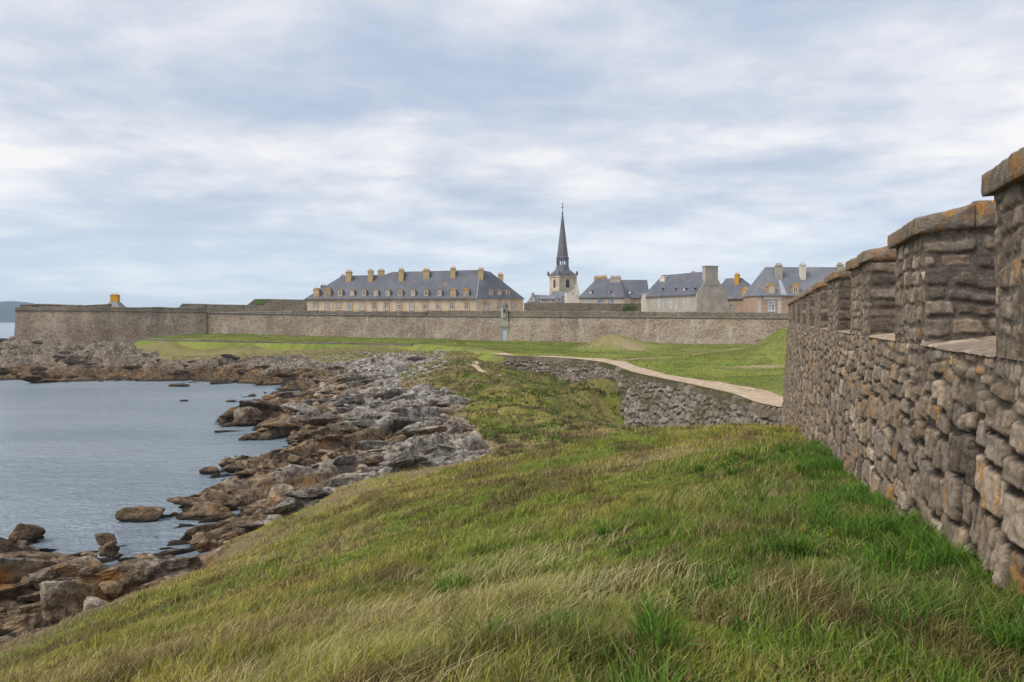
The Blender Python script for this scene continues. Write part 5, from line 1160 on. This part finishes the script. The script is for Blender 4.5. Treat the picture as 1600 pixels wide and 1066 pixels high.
# scrub and rough growth in the gully and on the knoll
def c_scrub(rg, X, Y, M_):
    n = len(X); f = fbm(X*.22, Y*.22, 4, 601); c = lerp3(np.zeros((n, 3))+np.array((.13, .15, .038)), (.29, .225, .115), sstep(f, .36, .54)); c = c*(1-.5*sstep(fbm(X*.45, Y*.45, 3, 631), .50, .62))[:, None]; g_ = sstep(fbm(X*.3+20, Y*.3, 3, 611), .52, .62)
    c = lerp3(c, (.085, .15, .02), g_*.8); px = 800+F*X/Y; py = np.zeros(n)
    yl = (rg.random(n) < .22) & (np.abs(X+1) < 7) & (np.abs(Y-84) < 16) & (fbm(X*.5, Y*.5, 3, 621) > .50); c[yl] = np.array((.34, .31, .03))
    br = rg.random(n) < .12; c[br] = np.array((.12, .07, .04)); return c*rg.uniform(.6, 1.4, n)[:, None]
scr = grass_patch(170000, 50, 150, -14, 13, 41, lambda rg, X, Y, D, cl: rg.uniform(.10, .26, len(X))*(.5+1.6*sstep(cl, .45, .7)), lambda D: .03+.0009*D, c_scrub, (.4, .1))
# low broad-leaved weeds between the grasses
rgw = np.random.default_rng(91); wp_ = []
for k in range(900):
    D_ = math.exp(rgw.uniform(math.log(2.6), math.log(26))); a_ = R(rgw.uniform(-42, 26)); cx, cy = D_*math.sin(a_), D_*math.cos(a_)
    if cx*nW[0]+cy*nW[1] > A_-.2: continue
    if fbm(np.array(cx*.45), np.array(cy*.45), 3, 751) < .47: continue
    X, Y = tuft_pts(rgw, 26, cx, cy, rgw.uniform(.06, .2)); Z, Mk, _ = Lz(X[None], Y[None])
    if Mk.max() > .2: continue
    pal_ = ((.10, .13, .03), (.16, .10, .05), (.20, .19, .05), (.07, .12, .02))[rgw.integers(4)]
    wp_.append(blades('w', X, Y, Z[0]+H+.02, rgw.uniform(.05, .12, 26), rgw.uniform(.010, .022, 26), np.array(pal_)*rgw.uniform(.7, 1.5, 26)[:, None], ((X-cx)*6, (Y-cy)*6), rgw, ''))
join('weeds', wp_, 'low green and reddish-brown broad-leaved weeds among the slope grass', 'weeds')
join('scrub', [scr], 'rough brown and green scrub with yellow gorse patches filling the gully', 'scrub')
def c_far(rg, X, Y, M_):
    n = len(X); c = lerp3(np.zeros((n, 3))+np.array((.20, .205, .055)), (.31, .25, .12), sstep(fbm(X*.12, Y*.3, 4, 821), .38, .58)); return c*rg.uniform(.55, 1.4, n)[:, None]
join('shore_grass', [grass_patch(80000, 128, 202, -27, -2, 43, lambda rg, X, Y, D, cl: rg.uniform(.10, .28, len(X)), lambda D: .05+.0007*D, c_far, (.3, .1))], 'rough olive and straw-coloured grass between the far rocks and the rampart')
def in_field(n, seed):
    rg = np.random.default_rng(seed); i = rg.integers(0, len(ES), n); t = rg.random(n)**1.5; X = ES[i, 0]*(1-t)+FB[i, 0]*t; Y = ES[i, 1]*(1-t)+FB[i, 1]*t; return rg, i, t, X, Y
def field_grass():
    rg, i, t, X, Y = in_field(150000, 61); L0 = np.hypot(X-ES[i, 0], Y-ES[i, 1]); ok = (L0 > 4.4) & ((X-Y*.343) < 2); X, Y = X[ok], Y[ok]; i = i[ok]; t = t[ok]; n = len(X)
    px = X*.8; c = grass_col(px, Y*.8); c = lerp3(c, (.15, .215, .035), np.full(n, .5)); bare = np.exp(-((Y-(118+1.35*(X-14)+3*np.sin(X*.2)))/1.0)**2)*(X > 14)+np.exp(-(((X-12.5)/4)**2+((Y-126)/5)**2))+np.exp(-(((X-24)/3.0)**2+((Y-161)/5)**2))+np.exp(-(((X-33)/6)**2+((Y-104)/1.6)**2))
    ok = rg.random(n) > bare*1.2; X, Y, c = X[ok], Y[ok], c[ok]; n = len(X); hm = np.exp(-(((X-18)/5)**2+((Y-166)/7)**2)); c = lerp3(c, (.33, .27, .15), np.clip(hm*1.2, 0, .8)); c = c*rg.uniform(.6, 1.5, n)[:, None]
    Z = Pz(X, Y)+H; D = np.hypot(X, Y); return blades('f', X, Y, Z, rg.uniform(.06, .20, n)*(1+1.2*hm), .02+.0007*D, c, (.2, .1), rg, '')
join('field_grass', [field_grass()], 'short mown-looking grass of the green field between the path and the far rampart')
def rim_grass():
    rg = np.random.default_rng(63); n = 22000; k = rg.integers(1, corner+4, n); w_ = rg.uniform(-.62, .42, n); f = fbm(ESs[k]*.35, ESs[k]*0, 3, 67) > .42; k, w_ = k[f], w_[f]; n = len(k)
    X = ES[k, 0]+INW[k, 0]*w_; Y = ES[k, 1]+INW[k, 1]*w_; return blades('r', X, Y, ES[k, 2]+H+.05+np.minimum(w_+.2, 0)*.9, rg.uniform(.06, .22, n), np.full(n, .04), np.array((.20, .19, .07))*rg.uniform(.5, 1.5, n)[:, None], (-.3, -.2), rg, '')
def face_grass():
    rg = np.random.default_rng(65); n = 60000; k = rg.integers(1, corner+4, n); v = rg.uniform(0, 4.8, n); f = fbm(ESs[k]*.22, v*.5, 4, 69)+rg.normal(0, .02, n)+.10*(1-v/5)*0; ok = f > .60; k, v = k[ok], v[ok]; n = len(k); o_ = .33+v*.42+rg.uniform(.05, .3, n)
    X = ES[k, 0]-INW[k, 0]*o_+rg.normal(0, .2, n); Y = ES[k, 1]-INW[k, 1]*o_+rg.normal(0, .2, n); t = rg.random(n)[:, None]
    return blades('x', X, Y, ES[k, 2]+H-.42-v, rg.uniform(.08, .24, n), np.full(n, .05), (np.array((.13, .17, .035))*t+np.array((.30, .25, .12))*(1-t))*rg.uniform(.6, 1.3, n)[:, None], (-.4, -.4), rg, '')
join('wall_growth', [face_grass()], 'weeds and dry grass rooted in patches on the face of the revetment', 'weeds')
join('rim_grass', [rim_grass()], 'dry grass growing along the rim of the revetment beside the sandy path')
# shrubs by the chapel and on the parapet
def shrub(px, py, D, r, hh, label, seed, cols=((.05, .11, .015), (.10, .15, .03))):
    b = at(px, py, D); rg = np.random.default_rng(seed); root = empty('shrub', tuple(b), 0, label, 'shrub'); n = 1600
    d_ = rg.normal(0, 1, (n, 3)); d_ /= np.linalg.norm(d_, axis=1)[:, None]; q = d_*(rg.random(n)**.4)[:, None]*np.array((r, r*.8, hh/2))+np.array((0, 0, hh/2)); q += (rg.normal(0, .08, (n, 3)))*r
    e1 = rg.normal(0, 1, (n, 3))*.13; e2 = rg.normal(0, 1, (n, 3))*.13; V = np.stack([q, q+e1, q+e2], 1).reshape(-1, 3); c = np.repeat((np.array(cols[0])*(1-rg.random((n, 1)))+np.array(cols[1])*rg.random((n, 1))), 3, 0)
    mesh_np('foliage', V, np.arange(n*3).reshape(-1, 3), M_BLADE, root, col=c, smooth=False); mb = MB(); mb.lathe(0, 0, [(.12, -.4), (.08, hh*.6)], 6); mb.build('stem', M_CORD, root)
shrub(986, 489, 245, 2.0, 3.0, 'bright green bush beside the left end of the chapel', 3)
shrub(978, 489, 247, 1.2, 2.2, 'smaller green bush at the left of the bright bush by the chapel', 8)
shrub(804, 494.5, 219.5, 1.3, 1.5, 'low green plant growing on the parapet right of the sentry turret', 4)
shrub(669, 494.0, 227.5, .8, 1.4, 'yellow-green plant hanging at the pale joint of the curtain wall', 5, ((.22, .18, .03), (.30, .24, .05)))

# ---------------------------------------------------------------- air
mb = MB(); mb.box(-9600, 9600, -9600, 9600, -19, 105); hz = mb.build('haze', None); hz.data.materials.clear()
mh = bpy.data.materials.new('sea_air'); mh.use_nodes = True; nh = N(mh.node_tree); nh.n.clear(); oh = nh.add('ShaderNodeOutputMaterial')
vh = nh.add('ShaderNodeVolumePrincipled', {'Color': (.70, .85, 1.0), 'Density': .00013}); nh.l.new(vh.outputs[0], oh.inputs['Volume']); hz.data.materials.append(mh); tag(hz, kind='stuff')
